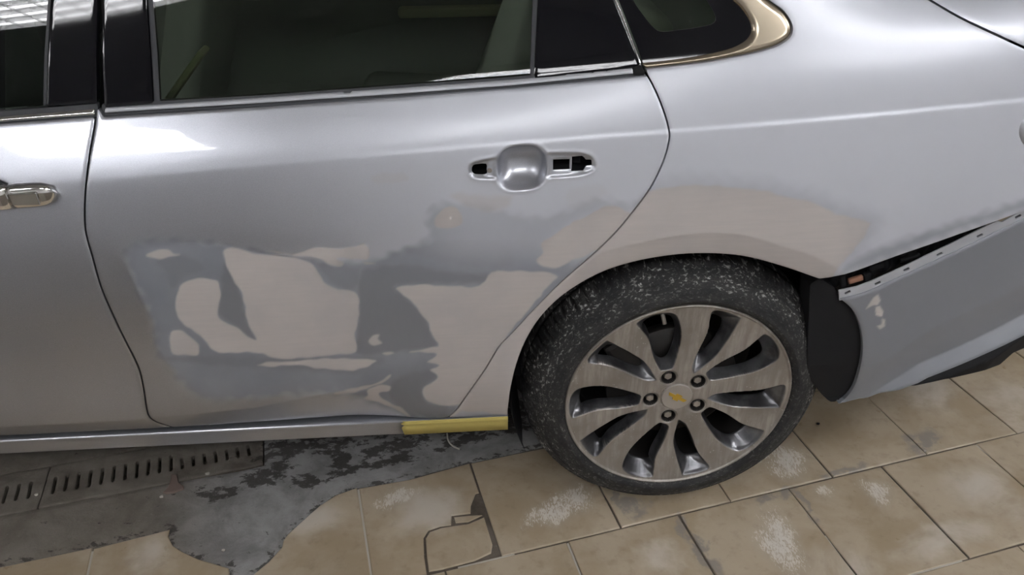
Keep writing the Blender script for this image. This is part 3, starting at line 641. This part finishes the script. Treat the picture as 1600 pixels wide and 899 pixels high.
def sq_ring(c, ay, az, n=28, p=3.0):
    t = np.arange(n)/n*2*math.pi; s = lambda q: np.sign(q)*abs(q)**(2/p)
    return np.stack([np.full(n, c[0]), c[1]+ay*s(np.cos(t)), c[2]+az*s(np.sin(t))], -1)
hx0, hx1 = hp[2][0], hp[1][0]; hz, hy = (hp[1][2]+hp[3][2])/2, hp[1][1]
def handle_piece(name, xs, ys, zs, ay, az): return loft(name, [sq_ring((x, y, z), a, b) for x, y, z, a, b in zip(xs, ys, zs, ay, az)], 'chrome', fdoor)
cap_x = np.linspace(hx0+.0012, hx1, 9); q = np.linspace(0, 1, 9)
handle_piece('handle_cap', cap_x, hy-.010+.004*q, hz+.001*q, .014*np.sqrt(np.clip(1-q**5, .03, 1)), .0215*np.sqrt(np.clip(1-q**6, .03, 1)))
bar_x = np.linspace(hx0-.20, hx0-.0012, 12); qq = np.linspace(1, 0, 12)
hb = handle_piece('door_handle', bar_x, hy-.012-.010*np.sin(np.clip(qq, 0, 1)*math.pi), hz-.055*(hx0-bar_x)*0-.004*qq, np.full(12, .012), np.full(12, .0215))
from_bm('key_button', bbox_bm((hp[0][0]-.006, hy-.0265, hz-.003), (.026, .003, .007), bev=.0014), 'chrome', fdoor)
xi = (hx0+.004+hx1-.02)/2; from_bm('handle_inset', bbox_bm((xi, hy-.0235, hz), (hx1-hx0-.028, .004, .024), bev=.0018), 'chrome', fdoor)
bw = body(*px2uv([(-25, 312)]).T)[0]
bm = bmesh.new(); bmesh.ops.create_uvsphere(bm, u_segments=24, v_segments=12, radius=1); bmesh.ops.scale(bm, vec=(.055, .006, .045), verts=bm.verts); bmesh.ops.translate(bm, vec=bw, verts=bm.verts)
from_bm('handle_bowl', bm, 'seal', fdoor, True)

# ---- rocker panel
ry = .034; rk = on_y(np.array([(0, 689.5), (400, 670.5), (630, 662)]), ry)[:, 2].mean(); rb = on_y(np.array([(0, 709), (420, 690.5), (630, 681)]), ry+.012)[:, 2].mean()
RX1 = on_y(np.array([(794, 665)]), ry)[0, 0]
prof = [(ry+.05, rk+.004), (ry+.012, rk+.004), (ry+.004, rk+.003), (ry+.001, rk+.0012), (ry, rk-.0015), (ry+.0022, rk-.005), (ry+.008, rk-.018), (ry+.014, rb+.003), (ry+.015, rb), (ry+.02, rb-.001), (ry+.10, rb-.006)]
def sweep(name, prof, x0, x1, material, parent, n=2):
    xs = np.linspace(x0, x1, n); V = [(x, y, z) for x in xs for y, z in prof]; k = len(prof); Fc = []
    for a in range(n-1):
        for i in range(k-1): Fc.append((a*k+i, a*k+i+1, (a+1)*k+i+1, (a+1)*k+i))
    Fc.append(tuple((n-1)*k+i for i in range(k))); return link(name, V, Fc, material, parent, True)
rocker = sweep('rocker_panel', prof, -1.9, RX1, 'paint', car)
ra = rocker.data.color_attributes.new('mask', 'FLOAT_COLOR', 'POINT'); ra.data.foreach_set('color', np.tile([0, 0, 0, .15], len(rocker.data.vertices)).astype(np.float32))
# ---- masking tape on the rocker's end
tx = on_y(np.array([(630, 668), (793, 664)]), ry)[:, 0]
tp = [(ry-.0035, rk+.008), (ry-.002, rk+.004), (ry-.0012, rk+.000), (ry-.0014, rk-.004), (ry+.0012, rk-.006), (ry+.0056, rk-.018), (ry+.0112, rb+.004)]
TV = []; TF = []; NX = 26
for i, x in enumerate(np.linspace(tx[0], tx[1]+.001, NX)):
    for j, (y, z) in enumerate(tp):
        jag = .004*math.sin(j*2.1) if i == 0 else 0
        TV.append((x+jag, y-.0030-.0006*abs(math.sin(i*1.3+j)), z))
for i in range(NX-1):
    for j in range(len(tp)-1): k = i*len(tp)+j; TF.append((k, k+1, k+len(tp)+1, k+len(tp)))
tape = link('masking_tape', TV, TF, 'tape', None, True); sm = tape.modifiers.new('thickness', 'SOLIDIFY'); sm.thickness = .0005; sm.offset = 1
tag(tape, 'yellow masking tape strip on the sill in front of the wheel', 'tape')

# ---- rear bumper, hanging loose below the quarter panel
def zline(pxs, y): P = on_y(np.asarray(pxs, float), y); return P[:, 0], P[:, 2]
def yplan(u): return .004+.03*np.clip(u-.85, 0, 9)+.30*np.clip(u-.95, 0, 9)**2
c1 = zline([(1340, 618), (1363, 606), (1431, 563), (1509, 533), (1600, 498), (1720, 450)], .03); c2 = zline([(1330, 626), (1370, 605.5), (1473, 575), (1545, 549), (1600, 521), (1720, 470)], .03)
def bump(u, v):
    u = np.asarray(u, float); z = np.asarray(v, float); z1 = np.interp(u, *c1); z2 = np.minimum(np.interp(u, *c2), z1-.001)
    y = yplan(u)+.10*np.clip(z-.45, 0, 9)*.6; w = np.clip(z1-z2, .001, 1)
    y = y+.12*np.clip(z1+.10-z, 0, .10)-.55*np.clip(z1-z, 0, w)+.25*np.clip(z2-z, 0, 9)
    return np.stack([u, y, z], -1)
def px2b(px):
    px = np.asarray(px, float); g = on_y(px, .02); u, v = g[:, 0].copy(), g[:, 2].copy(); e = 1e-4
    for it in range(40):
        r = project(bump(u, v))-px; du = (project(bump(u+e, v))-px-r)/e; dv = (project(bump(u, v+e))-px-r)/e; D = du[:, 0]*dv[:, 1]-du[:, 1]*dv[:, 0]
        u = u+np.clip(-(r[:, 0]*dv[:, 1]-r[:, 1]*dv[:, 0])/D, -.05, .05); v = v+np.clip(-(du[:, 0]*r[:, 1]-du[:, 1]*r[:, 0])/D, -.05, .05)
    return np.stack([u, v], -1)
btop = [(1313, 468), (1340, 462), (1360, 455), (1400, 437), (1450, 414), (1500, 391), (1550, 367), (1600, 343), (1720, 285)]
barch = dense([(1305, 634), (1320, 626), (1335, 607), (1344, 580), (1349, 550), (1347, 520), (1338, 493), (1326, 478), (1313, 468)], 3)
bbot = [(1720, 465), (1600, 526), (1500, 572), (1450, 592), (1400, 612), (1350, 624), (1305, 634)]
bumper = panel('rear_bumper', car, 'paint', bump, np.concatenate([px2b(np.concatenate([barch[:-1], btop])), [(1.5, .785), (1.5, .50)], px2b(bbot[:-1])]), .003, maskf=bumper_mask, fold=.02, edge=.0025, er=.007)
fl_t = [(1312, 456), (1340, 450), (1362, 442), (1400, 425), (1432, 410), (1450, 401), (1490, 382), (1530, 362), (1560, 347), (1568, 349), (1600, 330), (1720, 272)]
slots = []
for cx, cy in ((1326, 459), (1373, 444.5), (1418, 423), (1470, 399), (1533, 370), (1593, 340)):
    d = np.array([math.cos(-.45), math.sin(-.45)]); nrm = np.array([-d[1], d[0]]); c = np.array([cx, cy]); slots.append(px2b(np.array([c-d*5-nrm*1.7, c+d*5-nrm*1.7, c+d*5+nrm*1.7, c-d*5+nrm*1.7])))
panel('mounting_flange', bumper, 'flange', lambda u, v: bump(u, v)+np.array([0, .004, 0]), px2b(np.concatenate([[(x, y+4) for x, y in btop], fl_t[::-1]])), .0015, holes=slots, fold=.003, edge=.0005)
panel('wheel_liner_edge', bumper, 'black', lambda u, v: bump(u, v)+np.array([0, .012, 0]), px2b(np.concatenate([dense([(1262, 590), (1290, 625), (1305, 636)], 3)[:-1], dense([(1305, 634), (1320, 626), (1335, 607), (1344, 580), (1349, 550), (1347, 520), (1338, 493), (1326, 478), (1313, 468), (1305, 455)], 3)+np.array([3, 0]), [(1285, 440), (1270, 450)]])), .004, fold=.05, edge=.001)
vp = np.concatenate([px2b(np.array([(1392, 612), (1500, 570), (1600, 524), (1720, 462)])), [(1.5, .505), (1.5, .42)], px2b(np.array([(1720, 500), (1600, 551), (1588, 556), (1566, 575), (1545, 583), (1480, 598), (1430, 608)]))])
panel('bumper_valance', bumper, 'black', lambda u, v: bump(u, v)+np.array([0, .008, 0]), vp, .004, fold=.04, edge=.003, er=.008)
# bracket seen in the opening above the bumper
br = px2uv(np.array([(1290, 438), (1400, 399), (1500, 364), (1600, 328), (1700, 292), (1700, 320), (1600, 370), (1500, 420), (1400, 462), (1315, 490)]))
def br_disp(A, sd, X): return .004*np.sin(A[:, 0]*95)*np.sin(A[:, 1]*140+1)+.003*np.sin(A[:, 0]*260)
panel('bumper_bracket', bumper, 'black', body_off(.075), br, .005, disp=br_disp, fold=.02, edge=.003, er=.01)
for cx, cy, sx, sy, mt in ((1351, 436, .030, .012, 'rust'), (1330, 438, .012, .03, 'black'), (1385, 415, .03, .012, 'black'), (1370, 432, .014, .02, 'black'), (1440, 400, .04, .008, 'black')):
    c = body(*px2uv([(cx, cy)]).T)[0]; from_bm('bracket_clip', bbox_bm((c[0]+.015, c[1]+.055, c[2]-.035), (sx, .01, sy), Matrix.Rotation(-.3, 3, 'Y'), .003), mt, bumper)

# ---- wheel well liner
LV = []; LF = []; na = 48; ys = [.032, .06, .12, .34]
for i in range(na+1):
    a = math.radians(-3+i*(206/na)); 
    for j, y in enumerate(ys): r = .360+.026*max(0, math.sin(a))+(.004 if j % 2 else 0); LV.append((WX+r*math.cos(a), y, WZ+.005+r*math.sin(a)))
for i in range(na):
    for j in range(3): k = i*4+j; LF.append((k, k+1, k+5, k+4))
link('wheel_liner', LV, LF, 'black', car, True)
lb = bmesh.new(); vs = [lb.verts.new((WX+.39*math.cos(math.radians(a)), .34, WZ+.39*math.sin(math.radians(a)))) for a in range(0, 360, 10)]; lb.faces.new(vs); from_bm('wheel_well_wall', lb, 'dark', car)

# ------------------------------------------------------------------ wheel
wheel = empty('wheel', (0, 0, 0), car)
def lathe(name, prof, material, parent, seg=160, polar=False, fn=None):
    V = []; Fc = []; pol = []; k = len(prof)
    for i in range(seg):
        a = 2*math.pi*i/seg
        for j, (r, y) in enumerate(prof):
            if fn: r, y = fn(i, j, a, r, y)
            V.append((WX+r*math.cos(a), y, max(WZ+r*math.sin(a), .0003))); pol.append((math.cos(a)*2.2, r, math.sin(a)*2.2))
    for i in range(seg):
        i2 = (i+1) % seg
        for j in range(k-1): Fc.append((i*k+j, i*k+j+1, i2*k+j+1, i2*k+j))
    o = link(name, V, Fc, material, parent, True)
    bm = bmesh.new(); bm.from_mesh(o.data); bmesh.ops.recalc_face_normals(bm, faces=bm.faces); bm.to_mesh(o.data); bm.free()
    if polar:
        at = o.data.attributes.new('polar', 'FLOAT_VECTOR', 'POINT'); at.data.foreach_set('vector', np.array([( math.atan2(p[2], p[0]) , p[1], 0) for p in pol], dtype=np.float32).ravel())
    return o
tp_ = [(.235, .030), (.246, .024), (.249, .0185), (.252, .0155), (.256, .0138), (.2595, .0118), (.262, .0118), (.265, .0132), (.272, .0142), (.279, .0168), (.286, .0205), (.294, .026), (.3005, .031), (.3015, .0305), (.3035, .032), (.3045, .0345), (.309, .039), (.313, .043), (.317, .0475), (.3205, .052), (.3235, .056), (.326, .060), (.3285, .0655), (.3305, .071), (.332, .078), (.3335, .086), (.3338, .094), (.327, .095), (.327, .103), (.3345, .104), (.3355, .13), (.3345, .156), (.327, .157), (.327, .165), (.3338, .166), (.332, .182), (.326, .205), (.313, .222), (.29, .236), (.26, .232), (.245, .222)]
SEG = 432
def tread(i, j, a, r, y):
    if 17 <= j <= 25:
        g = (i % 6); 
        if g == 0 and j >= 18: r -= .0075 if j > 20 else .0045; y += .0035 if j < 23 else 0
        if g == 3 and 19 <= j <= 23: r -= .0022
    if 8 <= j <= 11: y -= .0005*(math.sin(a*9) > .2)*(math.sin(a*130) > 0)
    return r, y
lathe('tire', tp_, 'tire', wheel, SEG, True, tread)
# rim: face traced in the wheel plane, pockets repeated five times
RL = .2475
def yface(r): return .021+.013*(1-np.clip(r/RL, 0, 1)**2)
def px2w(px, y):
    P = on_y(np.asarray(px, float), y); return np.stack([P[:, 0]-WX, P[:, 2]-WZ], -1)
def z2(pts): return np.array([(1060+x*.1779, 460+y*.1779) for x, y in pts])
def w_iter(px, dp=0.0):
    y = np.full(len(px), .028+dp); px = np.asarray(px, float)
    for _ in range(6):
        d = rays(px); P = CAM+d*((y-CAM[1])/d[:, 1])[:, None]; y = dp+yface(np.hypot(P[:, 0]-WX, P[:, 2]-WZ))
    return np.stack([P[:, 0]-WX, P[:, 2]-WZ], -1)
B_out = w_iter(z2([(283, 165), (310, 143), (350, 138), (420, 150), (500, 178), (560, 205), (545, 238), (500, 305), (450, 382), (400, 455), (350, 525), (300, 575), (240, 625), (180, 675), (140, 705), (122, 690), (115, 640), (135, 590), (180, 492), (222, 410), (257, 330), (274, 260), (277, 205)]))
def polar(p): p = np.asarray(p, float); a = np.radians(p[:, 1]); return np.stack([p[:, 0]*np.cos(a), p[:, 0]*np.sin(a)], -1)
B_in = polar([(.205, 77), (.208, 73), (.204, 67.5), (.19, 64.3), (.165, 62.2), (.14, 61), (.115, 62), (.104, 66), (.108, 71), (.13, 73.7), (.1555, 74), (.18, 74.5)])
C_out = polar([(.2172, 45.3), (.2259, 45.9), (.2343, 45.4), (.2395, 40.4), (.2392, 34.1), (.2358, 29.5), (.2265, 25.3), (.2052, 23), (.179, 21.5), (.1543, 21.3), (.1185, 23.3), (.0825, 29), (.0785, 36.2), (.082, 46), (.0887, 48.5), (.1047, 48), (.1259, 47), (.1456, 45.5), (.1735, 43.8), (.1962, 44.3)])
C_in = polar([(.207, 43.3), (.210, 38), (.209, 32), (.203, 27.2), (.19, 25), (.17, 23.4), (.15, 23.2), (.12, 25.8), (.097, 31), (.090, 37), (.092, 42.5), (.105, 46), (.126, 45.4), (.146, 43.8), (.1735, 42.2), (.196, 42.4)])
def rot5(p, k): a = math.radians(72*k); return np.stack([p[:, 0]*math.cos(a)-p[:, 1]*math.sin(a), p[:, 0]*math.sin(a)+p[:, 1]*math.cos(a)], -1)
def circ(r, n=200): t = np.arange(n)/n*2*math.pi; return np.stack([r*np.cos(t), r*np.sin(t)], -1)
lug0 = px2w([(1089, 597)], .036)[0]; LA = math.atan2(lug0[1], lug0[0]); LR = .0575
lugs = [(LR*math.cos(LA+math.radians(72*k)), LR*math.sin(LA+math.radians(72*k))) for k in range(5)]
outs = [rot5(dense(p, 3, True), k) for k in range(5) for p in (B_out, C_out)]; inns = [rot5(dense(p, 3, True), k) for k in range(5) for p in (B_in, C_in)]
lugholes = [np.array(l)+circ(.0158, 40) for l in lugs]
PD = .030
def hole_fn(o_, i_):
    c = i_.mean(0)
    def f(G):
        d = np.full(len(G), -1.0); k = np.hypot(*(G-c).T) < .13; d[k] = np.minimum(psd(G[k], i_), psd(G[k], o_)-.0015); return d
    return f
def pocket(A):
    t = np.zeros(len(A))
    for o_, i_ in zip(outs, inns):
        c = o_.mean(0); k = np.hypot(*(A-c).T) < .13
        so = psd(A[k], o_); si = -psd(A[k], i_); x = np.where(so > 0, so/np.maximum(so+np.maximum(si, 0), 1e-5), 0); t[k] = np.maximum(t[k], np.where(si < 0, 1, x))
    return t
def rim_disp(A, sd, X):
    t = pocket(A); r = np.hypot(A[:, 0], A[:, 1]); d = PD*(t**1.0)*smooth(t*4)
    lug = np.min([np.hypot(A[:, 0]-l[0], A[:, 1]-l[1]) for l in lugs], 0)
    d = d*smooth((lug-.0185)/.004) if len(d) else d
    d = d+.0022*smooth((.0205-lug)/.003)                                   # spot face round each lug
    d = d-.0035*smooth((r-.2405)/.003)+.005*smooth((r-.2455)/.002)           # outer flange lip
    d = d+.0016*np.exp(-((r-.0365)/.0016)**2)                                # ring round the cap
    return d
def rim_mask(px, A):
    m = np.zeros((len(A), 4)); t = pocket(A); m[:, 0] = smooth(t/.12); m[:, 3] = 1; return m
def Pw(u, v): return np.stack([WX+u, yface(np.hypot(u, v)), WZ+v], -1)
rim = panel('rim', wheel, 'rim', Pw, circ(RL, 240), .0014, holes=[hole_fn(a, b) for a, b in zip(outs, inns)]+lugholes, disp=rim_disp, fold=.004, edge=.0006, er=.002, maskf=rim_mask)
lathe('rim_barrel', [(.240, .03), (.228, .045), (.222, .06), (.215, .12), (.218, .2), (.235, .225)], 'disc', wheel, 96)
lathe('brake_disc', [(.03, .085), (.145, .085), (.147, .088), (.147, .108), (.145, .110), (.03, .110)], 'disc', wheel, 96)
lathe('hub', [(.0001, .07), (.06, .07), (.068, .076), (.072, .10)], 'disc', wheel, 48)
cb = bbox_bm((0, 0, 0), (.07, .07, .11), bev=.012); bmesh.ops.transform(cb, matrix=Matrix.Rotation(math.radians(-35), 4, 'Y'), verts=cb.verts); bmesh.ops.translate(cb, vec=(WX-.105, .10, WZ+.085), verts=cb.verts); from_bm('brake_caliper', cb, 'disc', wheel)
from_bm('valve_stem', cyl_bm((WX-.045, .052, WZ+.198), (.25, -.4, -1), .0045, .03, 14, bev=.001), 'steel', wheel, True)
for l in lugs:
    q = Vector((0, -1, 0)); x, z = WX+l[0], WZ+l[1]
    from_bm('lug_nut', cyl_bm((x, .048, z), q, .0098, .020, 6, .0088, .0012), 'steel', wheel)
    ring = []
    for rr, yy in ((.0160, .034), (.0150, .05), (.009, .058)): ring.append(np.stack([x+rr*np.cos(np.arange(24)/24*2*math.pi), np.full(24, yy), z+rr*np.sin(np.arange(24)/24*2*math.pi)], -1))
    loft('lug_seat', ring, 'disc', wheel, False)
cy0 = float(yface(np.array(0.0)))
cp = cyl_bm((WX, cy0-.0005, WZ), (0, -1, 0), .0345, .005, 64, .0335, .001); from_bm('center_cap', cp, 'cap', wheel, False)
bt = [(-.0235, .0008), (-.0205, .0068), (-.0075, .0068), (-.0058, .0105), (.0075, .0105), (.0062, .0050), (.0235, .0050), (.0205, -.0040), (.0062, -.0040), (.0060, -.0085), (-.0075, -.0085), (-.0078, -.0030), (-.0235, -.0030)]
bt = [(-.024, .0035), (-.007, .0035), (-.0055, .0085), (.0085, .0085), (.007, .0035), (.024, .0035), (.0205, -.0035), (.0055, -.0035), (.007, -.0085), (-.007, -.0085), (-.0085, -.0035), (-.0205, -.0035)]
ang = math.radians(-32); bp = [(x*math.cos(ang)-z*math.sin(ang), x*math.sin(ang)+z*math.cos(ang)) for x, z in bt]
eb = bmesh.new(); vs = [eb.verts.new((WX+x, cy0-.0046, WZ+z)) for x, z in bp]; fc = eb.faces.new(vs); r = bmesh.ops.extrude_face_region(eb, geom=[fc]); bmesh.ops.translate(eb, vec=(0, .002, 0), verts=[v for v in r['geom'] if isinstance(v, bmesh.types.BMVert)])
tag(from_bm('emblem', eb, 'gold', wheel), 'gold cross-shaped emblem on the wheel centre')

# ------------------------------------------------------------------ rest of the car around the repair
CW = 1.85
sweep('underbody', [(.06, .30), (.07, .24), (.30, .20), (CW-.3, .20), (CW-.07, .24), (CW-.06, .30)], -3.2, RX1-.02, 'dark', car)
sweep('underbody', [(.36, .45), (.38, .24), (CW-.38, .24), (CW-.36, .45)], RX1-.02, 1.4, 'dark', car)
sweep('far_side', [(CW-.05, .28), (CW, .45), (CW+.01, .62), (CW-.02, .85), (CW-.06, 1.0)], -3.2, 1.45, 'seal', car)
sweep('roof', [(.36, 1.38), (.45, 1.425), (.7, 1.445), (1.15, 1.445), (1.4, 1.425), (1.49, 1.38)], -1.5, .55, 'flange', car)
link('rear_glass', [(.55, .4, 1.42), (.55, CW-.4, 1.42), (1.0, CW-.34, 1.12), (1.0, .34, 1.12)], [(0, 1, 2, 3)], 'darkglass', car)
plan = [(1.497, .118), (1.545, .17), (1.585, .28), (1.605, .45), (1.612, .70), (1.612, CW-.70), (1.605, CW-.45), (1.585, CW-.28), (1.50, CW-.12)]
zs_ = [(.42, -.02), (.50, .0), (.62, .012), (.78, .005), (.80, -.012), (.95, -.03), (1.06, -.035), (1.125, -.075)]
RV = [(x+dx*(0 if i == 0 else 1), y, z) for z, dx in zs_ for i, (x, y) in enumerate(plan)]; kp = len(plan)
rf = link('rear_fascia', RV, [(a*kp+i, a*kp+i+1, (a+1)*kp+i+1, (a+1)*kp+i) for a in range(len(zs_)-1) for i in range(kp-1)], 'paint', car, True)
ra = rf.data.color_attributes.new('mask', 'FLOAT_COLOR', 'POINT'); ra.data.foreach_set('color', np.tile([0, 0, 0, .9], len(RV)).astype(np.float32))
# cabin
sweep('cabin_floor', [(.10, .36), (CW-.12, .36)], -1.6, .5, 'dark', car)
sweep('door_trim', [(CW-.10, .36), (CW-.13, .6), (CW-.11, .8), (CW-.14, .98), (CW-.07, 1.0)], -1.6, .7, 'trim', car)
sweep('parcel_shelf', [(.2, 1.0), (CW-.2, 1.0)], .32, 1.0, 'trim', car)
def cushion(name, c, size, rot, material, bev=.05): return from_bm(name, bbox_bm(c, size, Matrix.Rotation(rot, 3, 'Y'), bev, 4), material, car, True)
cushion('rear_seat_cushion', (-.12, CW/2, .50), (.50, 1.42, .20), .08, 'trim'); cushion('rear_seat_back', (.22, CW/2, .80), (.18, 1.40, .66), .38, 'seat')
cushion('front_seat_back', (-.86, .50, .80), (.16, .50, .66), .33, 'seat'); cushion('front_seat_back', (-.86, CW-.50, .80), (.16, .50, .66), .33, 'seat')
cushion('headrest', (-.72, .50, 1.19), (.10, .26, .18), .25, 'seat', .03); cushion('headrest', (-.72, CW-.50, 1.19), (.10, .26, .18), .25, 'seat', .03)
cushion('pillar_inner_trim', (-.66, .20, 1.06), (.16, .05, .52), 0, 'trim', .02)
from_bm('belt_anchor', cyl_bm((-.63, .17, 1.08), (0, -1, 0), .022, .014, 24, bev=.004), 'trim', car)
cushion('armrest', (.02, CW-.16, .80), (.50, .06, .035), 0, 'ivory', .012)
cushion('belt_strap', (-.60, .26, .92), (.012, .05, .34), .75, 'ivory', .004)

# ------------------------------------------------------------------ loose bits on the floor
def chip(name, en, size, material, label, cat, z=0.004):
    pts = []
    n = 7
    for k in range(n): a = 2*math.pi*k/n+random.uniform(-.2, .2); r = size*random.uniform(.6, 1); pts.append((en[0]+r*math.cos(a), en[1]+r*.7*math.sin(a)))
    o = slab(name, None, material, pts, z, .004, .0012); return tag(o, label, cat)
M['brickred'] = mat('faded_tile_shard', (.17, .125, .105), 0, .8)
sh = slab('tile_shard', None, 'brickred', on_floor([(254, 769), (262, 762), (266, 752), (268, 741), (276, 742), (279, 754), (287, 760), (286, 763), (270, 769), (258, 770)], .006), .006, .006, .0015)
tag(sh, 'flat reddish stone shard lying at the edge of the drain', 'shard')
# curled pale strip under the sill
cv = bpy.data.curves.new('strip', 'CURVE'); cv.dimensions = '3D'; cv.bevel_depth = .0022; cv.bevel_resolution = 3
spn = cv.splines.new('BEZIER'); P3 = [fp(*q, z) for q, z in zip(on_floor([(699, 686), (701, 693), (708, 700), (718, 705)]), (.02, .009, .006, .006))]
spn.bezier_points.add(3)
for b, p in zip(spn.bezier_points, P3): b.co = p; b.handle_left_type = b.handle_right_type = 'AUTO'
to = bpy.data.objects.new('tmp', cv); COL.objects.link(to); bpy.context.view_layer.update()
me = bpy.data.meshes.new_from_object(to.evaluated_get(bpy.context.evaluated_depsgraph_get())); bpy.data.objects.remove(to); me.materials.clear(); me.materials.append(M['whitegrout'])
o = bpy.data.objects.new('plastic_strip', me); COL.objects.link(o); tag(o, 'short curled pale strip on the dirt below the taped sill', 'strip')
for (x, y), s, lb in (((253, 777), .006, 'tiny pale chip on the concrete beside the reddish shard'), ((325, 741), .007, 'small pale crumb at the drain edge right of the reddish shard'), ((57, 774), .006, 'small pale crumb on the drain grate at far left'), ((349, 861), .005, 'small brown crumb on the round cement patch'), ((1445, 706), .004, 'tiny pale crumb on the grey smear behind the wheel'), ((1278, 663), .006, 'small dark crumb on the tile behind the tire')):
    chip('crumb', on_floor([(x, y)])[0], s, 'black' if 'dark' in lb else 'whitegrout', lb, 'crumb')

# ------------------------------------------------------------------ ceiling lamps
def lamp(c, label, rz=TA):
    r = empty('ceiling_lamp', (c[0], c[1], RH)); r.rotation_euler.z = rz; tag(r, label, 'lamp', 'louvred ceiling lamps')
    L, Wd = 1.25, .62
    for nm, cc, sz in (('housing', (0, 0, -.012), (L, Wd, .02)), ('frame', (0, Wd/2, -.05), (L, .015, .08)), ('frame', (0, -Wd/2, -.05), (L, .015, .08)), ('frame', (L/2, 0, -.05), (.015, Wd, .08)), ('frame', (-L/2, 0, -.05), (.015, Wd, .08))): from_bm(nm, bbox_bm(cc, sz), 'lampbody', r)
    for k in range(4): from_bm('tube', cyl_bm((0, -.225+.15*k, -.055), (1, 0, 0), .017, L-.06, 14), 'tube', r, True)
    for k in range(7): from_bm('louvre_slat', bbox_bm((-L/2+L*(k+1)/8, 0, -.08), (.004, Wd-.02, .02)), 'slat', r)
    for k in range(3): from_bm('louvre_rail', bbox_bm((0, -.15+.15*k, -.08), (L-.03, .006, .02)), 'slat', r)
    return r
lamp((-2.5, -2.8), 'louvred ceiling lamp in front of the car, mirrored in the left windows', .04)
lamp((.15, -2.95), 'louvred ceiling lamp in front of the car beside the wheel')
lamp((2.5, -2.9), 'louvred ceiling lamp near the front wall, beside the rear bumper')
lamp((2.3, -1.5), 'louvred ceiling lamp nearest the rear bumper, second row from the front wall')
lamp((-4.7, -3.3), 'added louvred lamp by the left wall, brightening the front wall')  # added fill lamp, lifts the wall that the doors mirror
lamp((3.6, -.4), 'louvred ceiling lamp behind the car near the right wall')
lamp((-1.8, 3.4), 'louvred ceiling lamp on the far side of the car')
